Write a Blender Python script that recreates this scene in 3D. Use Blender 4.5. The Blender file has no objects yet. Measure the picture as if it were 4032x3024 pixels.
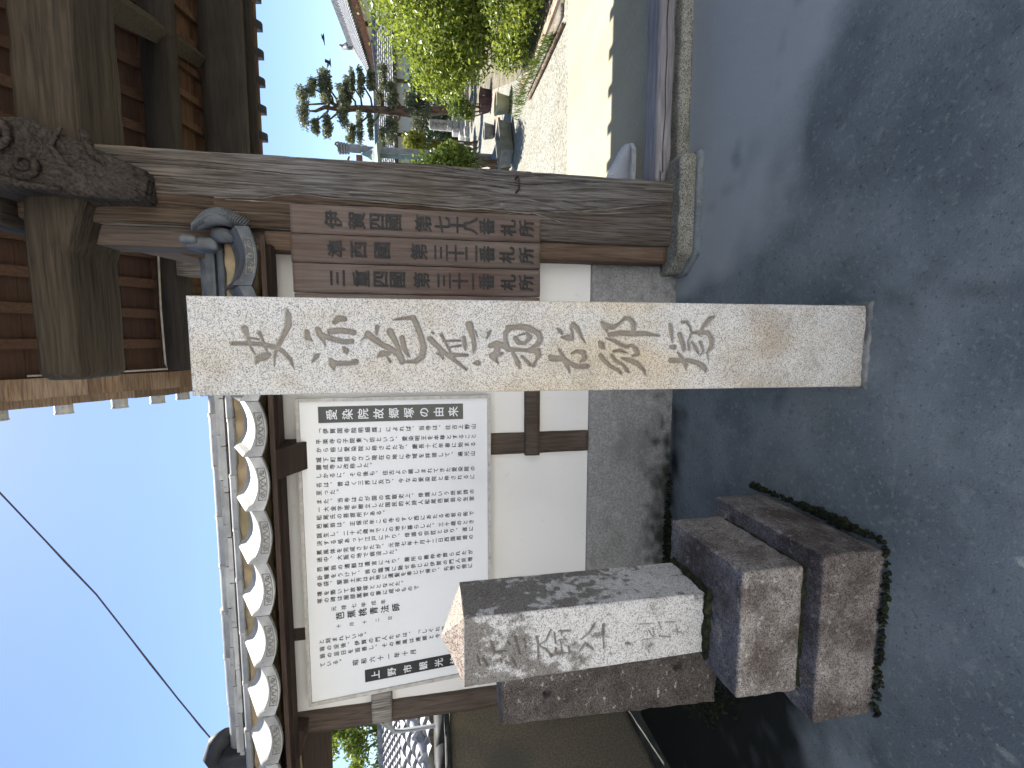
import bpy, math, random
import numpy as np
from mathutils import Vector, noise

S = bpy.context.scene
COL = S.collection
R = math.radians

# ------------------------------------------------------------------ camera (a phone held upright: the picture is stored on its side)
cam_d = bpy.data.cameras.new('camera')
cam_d.sensor_fit = 'HORIZONTAL'; cam_d.sensor_width = 36.0
cam_d.lens = 1750 / 4032 * 36.0
cam_d.clip_start = 0.05; cam_d.clip_end = 3000
cam = bpy.data.objects.new('camera', cam_d); COL.objects.link(cam)
rt = Vector((0.99541164, 0.09446534, -0.01523019))
up = Vector((-0.00172063, 0.17681545, 0.98424252))
fw = Vector((-0.09566973, 0.97970026, -0.1761667))
from mathutils import Matrix
m = Matrix((-up, rt, -fw)).transposed().to_4x4()
m.translation = Vector((0, 0, 1.55))
cam.matrix_world = m
S.camera = cam

# ------------------------------------------------------------------ sky and sun
SUN = Vector((-0.10, 0.625, 1.0)).normalized()
w = bpy.data.worlds.new('World'); S.world = w; w.use_nodes = True
nt = w.node_tree; nt.nodes.clear()
sky = nt.nodes.new('ShaderNodeTexSky'); sky.sky_type = 'NISHITA'; sky.sun_disc = False
sky.sun_elevation = math.asin(SUN.z); sky.sun_rotation = math.atan2(SUN.x, SUN.y)
sky.air_density = 1.0; sky.dust_density = 0.3; sky.ozone_density = 2.5
tc = nt.nodes.new('ShaderNodeTexCoord')
mp = nt.nodes.new('ShaderNodeMapping'); mp.inputs['Scale'].default_value = (3.0, 3.0, 9.0); mp.inputs['Location'].default_value = (0.3, 0.0, 0.55)
nz = nt.nodes.new('ShaderNodeTexNoise'); nz.inputs['Scale'].default_value = 1.6; nz.inputs['Detail'].default_value = 7; nz.inputs['Roughness'].default_value = 0.55
rp = nt.nodes.new('ShaderNodeValToRGB'); rp.color_ramp.elements[0].position = 0.60; rp.color_ramp.elements[1].position = 0.90
mx = nt.nodes.new('ShaderNodeMixRGB'); mx.inputs['Color2'].default_value = (9.0, 9.4, 10.0, 1)
mm = nt.nodes.new('ShaderNodeMath'); mm.operation = 'MULTIPLY'; mm.inputs[1].default_value = 0.0
bg = nt.nodes.new('ShaderNodeBackground'); bg.inputs['Strength'].default_value = 0.072
wo = nt.nodes.new('ShaderNodeOutputWorld')
L = nt.links.new
L(tc.outputs['Generated'], mp.inputs['Vector']); L(mp.outputs['Vector'], nz.inputs['Vector']); L(nz.outputs['Fac'], rp.inputs['Fac'])
tn = nt.nodes.new('ShaderNodeMixRGB'); tn.blend_type = 'MULTIPLY'; tn.inputs['Fac'].default_value = 1.0; tn.inputs['Color2'].default_value = (0.89, 0.90, 0.96, 1)
L(sky.outputs['Color'], tn.inputs['Color1'])
L(rp.outputs['Color'], mm.inputs[0]); L(mm.outputs[0], mx.inputs['Fac']); L(tn.outputs['Color'], mx.inputs['Color1'])
L(mx.outputs['Color'], bg.inputs['Color']); L(bg.outputs['Background'], wo.inputs['Surface'])
sd = bpy.data.lights.new('sun', 'SUN'); sd.energy = 5.0; sd.angle = R(0.55); sd.color = (1.0, 0.95, 0.86)
sun = bpy.data.objects.new('sun', sd); COL.objects.link(sun)
sun.rotation_euler = SUN.to_track_quat('Z', 'Y').to_euler(); sun.location = (0, 5, 12)
S.view_settings.view_transform = 'Standard'; S.view_settings.look = 'None'
S.view_settings.exposure = 1.6; S.view_settings.gamma = 1.0; S.view_settings.use_curve_mapping = False
S.cycles.max_bounces = 8; S.cycles.diffuse_bounces = 5

rnd = random.Random(7)

# ------------------------------------------------------------------ materials
MATS = {}
def mat(name, c1, c2=None, scale=6.0, stretch=(1, 1, 1), rough=0.85, bump=0.3, bscale=None, lo=0.35, hi=0.65,
        layers=(), detail=8, vary=0.0, spec=0.3, distort=0.0, metal=0.0, attr=None, bdist=0.004, world=False):
    """noise between two base colours, optional stain layers (colour, scale, lo, hi, strength, stretch), bump from finer noise"""
    ma = bpy.data.materials.new(name); ma.use_nodes = True
    t = ma.node_tree; N = t.nodes; K = t.links.new
    b = N['Principled BSDF']; b.inputs['Roughness'].default_value = rough
    b.inputs['Specular IOR Level'].default_value = spec; b.inputs['Metallic'].default_value = metal
    tc = N.new('ShaderNodeTexCoord')
    src = tc.outputs['Object']
    if world:
        geo = N.new('ShaderNodeNewGeometry'); src = geo.outputs['Position']
    def nse(sc, st, d=8, di=0.0):
        m = N.new('ShaderNodeMapping'); m.inputs['Scale'].default_value = st; K(src, m.inputs['Vector'])
        n = N.new('ShaderNodeTexNoise'); n.inputs['Scale'].default_value = sc; n.inputs['Detail'].default_value = d
        n.inputs['Distortion'].default_value = di
        K(m.outputs['Vector'], n.inputs['Vector']); return n.outputs['Fac']
    def ramp(f, l, h):
        r = N.new('ShaderNodeMapRange'); r.inputs['From Min'].default_value = l; r.inputs['From Max'].default_value = h
        r.interpolation_type = 'SMOOTHSTEP'
        K(f, r.inputs['Value']); return r.outputs['Result']
    def mix(f, a, c, strength=1.0, bt='MIX'):
        x = N.new('ShaderNodeMixRGB'); x.blend_type = bt
        if strength != 1.0:
            mu = N.new('ShaderNodeMath'); mu.operation = 'MULTIPLY'; mu.inputs[1].default_value = strength
            K(f, mu.inputs[0]); f = mu.outputs[0]
        K(f, x.inputs['Fac'])
        for v, i in ((a, 'Color1'), (c, 'Color2')):
            if isinstance(v, tuple): x.inputs[i].default_value = (*v, 1)
            else: K(v, x.inputs[i])
        return x.outputs['Color']
    c2 = c2 or tuple(x * 0.7 for x in c1)
    col = mix(ramp(nse(scale, stretch, detail, distort), lo, hi), c1, c2)
    for ly in layers:
        lc, ls, ll, lh = ly[:4]; st = ly[4] if len(ly) > 4 else 1.0; ss = ly[5] if len(ly) > 5 else (1, 1, 1)
        col = mix(ramp(nse(ls, ss), ll, lh), col, lc, st)
    if attr and not isinstance(attr[0], tuple): attr = (attr,)
    for a_ in (attr or ()):
        at = N.new('ShaderNodeAttribute'); at.attribute_name = a_[0]
        col = mix(at.outputs['Fac'], col, a_[1], a_[2])
    if vary:
        oi = N.new('ShaderNodeObjectInfo'); mr = N.new('ShaderNodeMapRange')
        mr.inputs['To Min'].default_value = 1 - vary; mr.inputs['To Max'].default_value = 1 + vary
        K(oi.outputs['Random'], mr.inputs['Value'])
        hs = N.new('ShaderNodeHueSaturation'); K(mr.outputs['Result'], hs.inputs['Value']); K(col, hs.inputs['Color']); col = hs.outputs['Color']
    K(col, b.inputs['Base Color'])
    if bump:
        bp = N.new('ShaderNodeBump'); bp.inputs['Strength'].default_value = bump; bp.inputs['Distance'].default_value = bdist
        K(nse(bscale or scale * 4, stretch, 10, distort), bp.inputs['Height']); K(bp.outputs['Normal'], b.inputs['Normal'])
    MATS[name] = ma
    return ma

def granite(name, light, mid, dark, size, layers=(), attr=None, bump=0.35, dk=0.36):
    """speckled stone: voronoi crystals of three colours, with stain layers on top"""
    ma = bpy.data.materials.new(name); ma.use_nodes = True
    t = ma.node_tree; N = t.nodes; K = t.links.new
    b = N['Principled BSDF']; b.inputs['Roughness'].default_value = 0.8; b.inputs['Specular IOR Level'].default_value = 0.3
    tc = N.new('ShaderNodeTexCoord')
    v = N.new('ShaderNodeTexVoronoi'); v.inputs['Scale'].default_value = size; K(tc.outputs['Object'], v.inputs['Vector'])
    sp = N.new('ShaderNodeSeparateColor'); K(v.outputs['Color'], sp.inputs['Color'])
    r = N.new('ShaderNodeValToRGB'); e = r.color_ramp.elements; r.color_ramp.interpolation = 'LINEAR'
    e[0].position = 0.0; e[0].color = (*dark, 1); e[1].position = 1.0; e[1].color = (*light, 1)
    x = e.new(dk * 0.35); x.color = (*dark, 1); x = e.new(dk); x.color = (*mid, 1); x = e.new(dk + 0.25); x.color = (*light, 1)
    K(sp.outputs['Red'], r.inputs['Fac'])
    col = r.outputs['Color']
    for ly in layers:
        lc, ls, ll, lh = ly[:4]; st = ly[4] if len(ly) > 4 else 1.0; ss = ly[5] if len(ly) > 5 else (1, 1, 1); bt = ly[6] if len(ly) > 6 else 'MULTIPLY'
        m = N.new('ShaderNodeMapping'); m.inputs['Scale'].default_value = ss; K(tc.outputs['Object'], m.inputs['Vector'])
        if len(ly) > 7: m.inputs['Location'].default_value = ly[7]
        n = N.new('ShaderNodeTexNoise'); n.inputs['Scale'].default_value = ls; n.inputs['Detail'].default_value = 9; n.inputs['Roughness'].default_value = 0.62
        K(m.outputs['Vector'], n.inputs['Vector'])
        mr = N.new('ShaderNodeMapRange'); mr.inputs['From Min'].default_value = ll; mr.inputs['From Max'].default_value = lh; mr.inputs['To Max'].default_value = st
        K(n.outputs['Fac'], mr.inputs['Value'])
        x = N.new('ShaderNodeMixRGB'); x.blend_type = bt; K(mr.outputs['Result'], x.inputs['Fac']); K(col, x.inputs['Color1']); x.inputs['Color2'].default_value = (*lc, 1)
        col = x.outputs['Color']
    for a in (attr or ()):
        at = N.new('ShaderNodeAttribute'); at.attribute_name = a[0]
        x = N.new('ShaderNodeMixRGB'); x.blend_type = 'MULTIPLY' if len(a) > 3 else 'MIX'
        mu = N.new('ShaderNodeMath'); mu.operation = 'MULTIPLY'; mu.inputs[1].default_value = a[2]
        f = at.outputs['Fac']
        if a[0] == 'grime_shade':
            n = N.new('ShaderNodeTexNoise'); n.inputs['Scale'].default_value = 55; n.inputs['Detail'].default_value = 8; n.inputs['Roughness'].default_value = 0.75
            K(tc.outputs['Object'], n.inputs['Vector'])
            s1 = N.new('ShaderNodeMath'); s1.operation = 'MULTIPLY_ADD'; s1.inputs[1].default_value = 4.5; s1.inputs[2].default_value = -2.6; K(n.outputs['Fac'], s1.inputs[0])
            s2 = N.new('ShaderNodeMath'); s2.operation = 'MULTIPLY_ADD'; s2.inputs[1].default_value = 2.4; K(f, s2.inputs[0]); K(s1.outputs[0], s2.inputs[2])
            cl = N.new('ShaderNodeClamp'); K(s2.outputs[0], cl.inputs['Value']); f = cl.outputs['Result']
        K(f, mu.inputs[0]); K(mu.outputs[0], x.inputs['Fac']); K(col, x.inputs['Color1']); x.inputs['Color2'].default_value = (*a[1], 1)
        col = x.outputs['Color']
    K(col, b.inputs['Base Color'])
    bp = N.new('ShaderNodeBump'); bp.inputs['Strength'].default_value = bump; bp.inputs['Distance'].default_value = 0.003
    n = N.new('ShaderNodeTexNoise'); n.inputs['Scale'].default_value = size * 0.8; n.inputs['Detail'].default_value = 6
    K(tc.outputs['Object'], n.inputs['Vector']); K(n.outputs['Fac'], bp.inputs['Height']); K(bp.outputs['Normal'], b.inputs['Normal'])
    MATS[name] = ma
    return ma

def wood(name, c1, c2, c3, axis='z', g=28.0, rough=0.85, bump=0.6, vary=0.12, patch=(0.45, 0.7), attr=None):
    """weathered timber: fine grain lines along one axis, wavy growth rings, and broader patches of a third colour"""
    ma = bpy.data.materials.new(name); ma.use_nodes = True
    t = ma.node_tree; N = t.nodes; K = t.links.new
    b = N['Principled BSDF']; b.inputs['Roughness'].default_value = rough; b.inputs['Specular IOR Level'].default_value = 0.25
    tc = N.new('ShaderNodeTexCoord')
    st = {'x': (0.05, 1, 1), 'y': (1, 0.05, 1), 'z': (1, 1, 0.05)}[axis]
    oi = N.new('ShaderNodeObjectInfo')
    ad = N.new('ShaderNodeVectorMath'); ad.operation = 'ADD'
    ml = N.new('ShaderNodeMath'); ml.operation = 'MULTIPLY'; ml.inputs[1].default_value = 37.0; K(oi.outputs['Random'], ml.inputs[0])
    K(tc.outputs['Object'], ad.inputs[0]); K(ml.outputs[0], ad.inputs[1])
    m = N.new('ShaderNodeMapping'); m.inputs['Scale'].default_value = st; K(ad.outputs[0], m.inputs['Vector'])
    n1 = N.new('ShaderNodeTexNoise'); n1.inputs['Scale'].default_value = g * 3.2; n1.inputs['Detail'].default_value = 7; n1.inputs['Distortion'].default_value = 0.3
    n2 = N.new('ShaderNodeTexNoise'); n2.inputs['Scale'].default_value = g * 0.28; n2.inputs['Detail'].default_value = 4; n2.inputs['Distortion'].default_value = 0.6
    wv = N.new('ShaderNodeMath'); wv.operation = 'MULTIPLY'; wv.inputs[1].default_value = 26.0
    fr = N.new('ShaderNodeMath'); fr.operation = 'PINGPONG'; fr.inputs[1].default_value = 1.0
    n3 = N.new('ShaderNodeTexNoise'); n3.inputs['Scale'].default_value = 1.7; n3.inputs['Detail'].default_value = 5
    for n in (n1, n2): K(m.outputs['Vector'], n.inputs['Vector'])
    K(ad.outputs[0], n3.inputs['Vector'])
    K(n2.outputs['Fac'], wv.inputs[0]); K(wv.outputs[0], fr.inputs[0])
    mr = N.new('ShaderNodeMapRange'); mr.inputs['From Min'].default_value = 0.36; mr.inputs['From Max'].default_value = 0.62; K(n1.outputs['Fac'], mr.inputs['Value'])
    hm = N.new('ShaderNodeMath'); hm.operation = 'MULTIPLY_ADD'; hm.inputs[1].default_value = 0.45; K(fr.outputs[0], hm.inputs[0])
    h2 = N.new('ShaderNodeMath'); h2.operation = 'MULTIPLY'; h2.inputs[1].default_value = 0.55; K(mr.outputs['Result'], h2.inputs[0]); K(h2.outputs[0], hm.inputs[2])
    x = N.new('ShaderNodeMixRGB'); K(hm.outputs[0], x.inputs['Fac']); x.inputs['Color1'].default_value = (*c2, 1); x.inputs['Color2'].default_value = (*c1, 1)
    mp3 = N.new('ShaderNodeMapRange'); mp3.inputs['From Min'].default_value = patch[0]; mp3.inputs['From Max'].default_value = patch[1]; K(n3.outputs['Fac'], mp3.inputs['Value'])
    y = N.new('ShaderNodeMixRGB'); K(mp3.outputs['Result'], y.inputs['Fac']); K(x.outputs['Color'], y.inputs['Color1'])
    z = N.new('ShaderNodeMixRGB'); z.blend_type = 'MULTIPLY'; z.inputs['Fac'].default_value = 1.0; K(x.outputs['Color'], z.inputs['Color1'])
    z.inputs['Color2'].default_value = (*c3, 1); K(z.outputs['Color'], y.inputs['Color2'])
    hs = N.new('ShaderNodeHueSaturation'); mv = N.new('ShaderNodeMapRange'); mv.inputs['To Min'].default_value = 1 - vary; mv.inputs['To Max'].default_value = 1 + vary
    K(oi.outputs['Random'], mv.inputs['Value']); K(mv.outputs['Result'], hs.inputs['Value']); K(y.outputs['Color'], hs.inputs['Color'])
    if attr:
        at = N.new('ShaderNodeAttribute'); at.attribute_name = attr[0]; q = N.new('ShaderNodeMixRGB'); q.blend_type = 'MULTIPLY'
        K(at.outputs['Fac'], q.inputs['Fac']); K(y.outputs['Color'], q.inputs['Color1']); q.inputs['Color2'].default_value = (*attr[1], 1); K(q.outputs['Color'], hs.inputs['Color'])
    K(hs.outputs['Color'], b.inputs['Base Color'])
    bp = N.new('ShaderNodeBump'); bp.inputs['Strength'].default_value = bump; bp.inputs['Distance'].default_value = 0.004
    K(hm.outputs[0], bp.inputs['Height']); K(bp.outputs['Normal'], b.inputs['Normal'])
    MATS[name] = ma
    return ma

def leafmat(name, a, b2, sc=9.0, trans=0.35):
    ma = bpy.data.materials.new(name); ma.use_nodes = True
    t = ma.node_tree; N = t.nodes; K = t.links.new
    b = N['Principled BSDF']; b.inputs['Roughness'].default_value = 0.45; b.inputs['Specular IOR Level'].default_value = 0.4
    at = N.new('ShaderNodeAttribute'); at.attribute_name = 'tint'
    x = N.new('ShaderNodeMixRGB'); K(at.outputs['Fac'], x.inputs['Fac']); x.inputs['Color1'].default_value = (*a, 1); x.inputs['Color2'].default_value = (*b2, 1)
    K(x.outputs['Color'], b.inputs['Base Color'])
    tr = N.new('ShaderNodeBsdfTranslucent'); hs = N.new('ShaderNodeHueSaturation'); hs.inputs['Value'].default_value = 1.5; hs.inputs['Hue'].default_value = 0.485
    K(x.outputs['Color'], hs.inputs['Color']); K(hs.outputs['Color'], tr.inputs['Color'])
    ms = N.new('ShaderNodeMixShader'); ms.inputs['Fac'].default_value = trans
    K(b.outputs[0], ms.inputs[1]); K(tr.outputs[0], ms.inputs[2]); K(ms.outputs[0], N['Material Output'].inputs['Surface'])
    MATS[name] = ma
    return ma

# ------------------------------------------------------------------ mesh helpers
class MB:
    def __init__(s): s.v = []; s.f = []; s.c = None
    def add(s, vs, fs):
        o = len(s.v); s.v += [tuple(map(float, p)) for p in vs]; s.f += [tuple(i + o for i in f) for f in fs]; return s
    def box(s, x0, x1, y0, y1, z0, z1):
        return s.add([(x0,y0,z0),(x1,y0,z0),(x1,y1,z0),(x0,y1,z0),(x0,y0,z1),(x1,y0,z1),(x1,y1,z1),(x0,y1,z1)],
                     [(0,3,2,1),(4,5,6,7),(0,1,5,4),(1,2,6,5),(2,3,7,6),(3,0,4,7)])
    def hexa(s, p):     # 8 corners, ordered as in box
        return s.add(p, [(0,3,2,1),(4,5,6,7),(0,1,5,4),(1,2,6,5),(2,3,7,6),(3,0,4,7)])
    def prism(s, pts, axis, a, b):     # closed outline in the two other axes, extruded from a to b
        def P(u, v, w): return {'x': (w,u,v), 'y': (u,w,v), 'z': (u,v,w)}[axis]
        n = len(pts); vs = [P(u,v,a) for u,v in pts] + [P(u,v,b) for u,v in pts]
        fs = [(i, (i+1)%n, n+(i+1)%n, n+i) for i in range(n)] + [tuple(range(n))[::-1], tuple(range(n, 2*n))]
        return s.add(vs, fs)
    def tube(s, pts, r, seg=8, caps=True):
        pts = [Vector(p) for p in pts]; n = len(pts)
        rs = r if isinstance(r, (list, tuple)) else [r]*n
        vs = []; ref = None
        for i, p in enumerate(pts):
            t = (pts[min(i+1,n-1)] - pts[max(i-1,0)]).normalized()
            if ref is None: ref = Vector((0,0,1)) if abs(t.z) < 0.9 else Vector((1,0,0))
            a = t.cross(ref).normalized(); b = a.cross(t).normalized(); ref = b
            for k in range(seg):
                th = 2*math.pi*k/seg; q = p + (a*math.cos(th) + b*math.sin(th))*rs[i]; vs.append(tuple(q))
        fs = [(i*seg+k, i*seg+(k+1)%seg, (i+1)*seg+(k+1)%seg, (i+1)*seg+k) for i in range(n-1) for k in range(seg)]
        if caps: fs += [tuple(range(seg))[::-1], tuple(range((n-1)*seg, n*seg))]
        return s.add(vs, fs)
    def lathe(s, prof, c, seg=24):      # (radius, z) profile about the vertical through c
        vs = [(c[0]+r*math.cos(2*math.pi*k/seg), c[1]+r*math.sin(2*math.pi*k/seg), c[2]+z) for r, z in prof for k in range(seg)]
        n = len(prof)
        fs = [(i*seg+k, i*seg+(k+1)%seg, (i+1)*seg+(k+1)%seg, (i+1)*seg+k) for i in range(n-1) for k in range(seg)]
        return s.add(vs, fs)
    def rough(s, x0, x1, y0, y1, z0, z1, seg=0.03, bev=0.01, amp=0.003, freq=9.0, warp=None, seed=0.0):
        """a block with rounded, worn edges and an uneven surface"""
        nx, ny, nz = [max(2, min(140, int(round((b-a)/seg)))) for a, b in ((x0,x1),(y0,y1),(z0,z1))]
        idx = {}; vs = []; fs = []
        def V(i, j, k):
            key = (i, j, k)
            if key in idx: return idx[key]
            p = Vector((x0+(x1-x0)*i/nx, y0+(y1-y0)*j/ny, z0+(z1-z0)*k/nz))
            q = Vector((min(max(p.x, x0+bev), x1-bev), min(max(p.y, y0+bev), y1-bev), min(max(p.z, z0+bev), z1-bev)))
            d = p - q
            nrm = d.normalized() if d.length > 1e-9 else Vector((0,0,0))
            p = q + nrm*bev
            o = Vector((seed, seed*1.7, 0))
            a = noise.noise(p*freq + o)*amp + noise.noise(p*freq*3.1 + o)*amp*0.45
            a += amp*1.6*noise.noise(p*freq*1.3 + o + Vector((9,9,9)))*(1.0 if abs(nrm.x)+abs(nrm.y)+abs(nrm.z) > 1.2 else 0.0)
            p = p + nrm*a
            if warp: p = warp(p)
            idx[key] = len(vs); vs.append(tuple(p)); return idx[key]
        for i in range(nx):
            for j in range(ny):
                fs.append((V(i,j,0),V(i,j+1,0),V(i+1,j+1,0),V(i+1,j,0))); fs.append((V(i,j,nz),V(i+1,j,nz),V(i+1,j+1,nz),V(i,j+1,nz)))
        for i in range(nx):
            for k in range(nz):
                fs.append((V(i,0,k),V(i+1,0,k),V(i+1,0,k+1),V(i,0,k+1))); fs.append((V(i,ny,k),V(i,ny,k+1),V(i+1,ny,k+1),V(i+1,ny,k)))
        for j in range(ny):
            for k in range(nz):
                fs.append((V(0,j,k),V(0,j,k+1),V(0,j+1,k+1),V(0,j+1,k))); fs.append((V(nx,j,k),V(nx,j+1,k),V(nx,j+1,k+1),V(nx,j,k+1)))
        return s.add(vs, fs)

def ob(name, mb, ma, parent=None, smooth=False, label=None, kind=None):
    me = bpy.data.meshes.new(name)
    off = parent_world(parent)
    me.from_pydata([(x-off.x, y-off.y, z-off.z) for x, y, z in mb.v], [], mb.f)
    me.materials.append(MATS[ma] if isinstance(ma, str) else ma)
    if smooth: me.polygons.foreach_set('use_smooth', [True]*len(me.polygons))
    me.update()
    o = bpy.data.objects.new(name, me); COL.objects.link(o)
    if parent: o.parent = parent
    if label: o['label'] = label
    if kind: o['kind'] = kind
    return o
WLOC = {}
def parent_world(p):
    off = Vector((0,0,0))
    while p is not None:
        off += p.location; p = p.parent
    return off
def thing(name, label, cat, loc=(0,0,0), group=None):
    o = bpy.data.objects.new(name, None); o.empty_display_size = 0.1; COL.objects.link(o)
    o.location = loc; o['label'] = label; o['category'] = cat
    if group: o['group'] = group
    return o
def tag(o, label, cat, group=None):
    o['label'] = label; o['category'] = cat
    if group: o['group'] = group
    return o
def struct(name, mb, ma, smooth=False, parent=None):
    o = ob(name, mb, ma, parent, smooth)
    if not parent: o['kind'] = 'structure'
    return o
def copy_part(o, parent, loc=(0,0,0)):
    c = o.copy(); COL.objects.link(c); c.parent = parent; c.location = loc; return c
def setattr_f(o, name, vals):
    a = o.data.attributes.new(name, 'FLOAT', 'POINT'); a.data.foreach_set('value', np.asarray(vals, dtype=np.float32))

# ---- glyphs, taken from the built-in font, placed one by one in vertical columns
GL = {}
_tc = bpy.data.curves.new('glyph_source', 'FONT'); _tc.resolution_u = 2
_to = bpy.data.objects.new('glyph_source', _tc)
def glyph(ch, bold=0.0):
    key = (ch, bold)
    if key not in GL:
        _tc.body = ch; _tc.offset = bold
        me = bpy.data.meshes.new_from_object(_to)
        v = [(p.co.x - 0.5, p.co.y - 0.37) for p in me.vertices]; f = [tuple(p.vertices) for p in me.polygons]
        bpy.data.meshes.remove(me); GL[key] = (v, f)
    return GL[key]
VERT = {'、': '︑', '。': '︒', '「': '﹁', '」': '﹂'}
def column(mb, text, x, ztop, pitch, size, y, bold=0.0, thick=0.0, fx=None, centers=None, squash=1.0):
    """a column of writing on a wall that faces -Y; ztop is the top of the first character's square"""
    for i, ch in enumerate(text):
        if ch in ' 　': continue
        v, f = glyph(VERT.get(ch, ch))
        zc = centers[i] if centers else ztop - pitch*(i+0.5)
        shifts = [(0,0)] if not bold else [(0,0),(bold,0.3*bold),(-bold,-0.3*bold),(0.2*bold,bold*0.8),(-0.2*bold,-bold*0.8)]
        for q_, (sa, sb) in enumerate(shifts):
          P = [(x + (a+sa)*size*squash, zc + (b+sb)*size) for a, b in v]
          if fx: P = [fx(a, b) for a, b in P]
          yq = y - 0.00012*q_
          mb.add([(a, yq, b) for a, b in P], f)
          if thick:
            n = len(P); cnt = {}
            for q in f:
                for k in range(len(q)):
                    e = (q[k], q[(k+1) % len(q)]); cnt[e] = 1
            rim = [e for e in cnt if (e[1], e[0]) not in cnt]
            mb.add([(a, yq, b) for a, b in P] + [(a, y+thick, b) for a, b in P], [(e[1], e[0], n+e[0], n+e[1]) for e in rim])

def leaves(centers, n, size, seed=1, flat=0.0, shell=0.55, upward=0.3):
    """n small pointed leaves spread through ellipsoids (cx,cy,cz,rx,ry,rz); returns a mesh builder and per-vertex tints"""
    rg = np.random.default_rng(seed)
    vol = np.array([c[3]*c[4]*c[5] for c in centers])**0.75; vol /= vol.sum()
    pick = rg.choice(len(centers), n, p=vol)
    C = np.array(centers)[pick]
    d = rg.normal(size=(n,3)); d /= np.linalg.norm(d, axis=1)[:,None]
    r = shell + (1-shell)*rg.random(n)**0.6
    r = np.where(rg.random(n) < 0.3, rg.random(n)*shell, r)
    # clumpy outline
    wob = 1 + 0.16*np.sin(d[:,0]*7+C[:,0]*3)*np.cos(d[:,2]*8+C[:,1]) + 0.10*rg.normal(size=n)
    P = C[:,:3] + d*C[:,3:6]*(r*wob)[:,None]
    a = rg.normal(size=(n,3)); a[:,2] += upward; a /= np.linalg.norm(a, axis=1)[:,None]
    b = np.cross(a, rg.normal(size=(n,3))); b /= np.linalg.norm(b, axis=1)[:,None]
    s = size*(0.6 + 0.8*rg.random(n))[:,None]
    nn = np.cross(a, b)
    V = np.empty((n,4,3)); V[:,0] = P - a*s; V[:,1] = P + b*s*0.42 + nn*s*0.12; V[:,2] = P + a*s; V[:,3] = P - b*s*0.42 + nn*s*0.12
    me_v = V.reshape(-1,3); F = np.arange(4*n).reshape(n,4)
    t = np.clip(0.5 + 0.28*rg.normal(size=n) + 0.2*np.sin(P[:,0]*5+P[:,1]*4)*np.sin(P[:,2]*6), 0, 1)
    return me_v, F, np.repeat(t, 4)
def leafob(name, data, ma, parent=None, kind=None):
    V, F, t = data
    off = np.array(parent_world(parent)); me = bpy.data.meshes.new(name)
    me.vertices.add(len(V)); me.vertices.foreach_set('co', (V-off).astype(np.float32).ravel())
    me.loops.add(F.size); me.loops.foreach_set('vertex_index', F.ravel().astype(np.int32))
    me.polygons.add(len(F)); me.polygons.foreach_set('loop_start', np.arange(0, F.size, 4, dtype=np.int32)); me.polygons.foreach_set('loop_total', np.full(len(F), 4, dtype=np.int32))
    me.update(calc_edges=True); me.materials.append(MATS[ma])
    a = me.attributes.new('tint', 'FLOAT', 'POINT'); a.data.foreach_set('value', t.astype(np.float32))
    o = bpy.data.objects.new(name, me); COL.objects.link(o)
    if parent: o.parent = parent
    if kind: o['kind'] = kind
    return o

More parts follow.
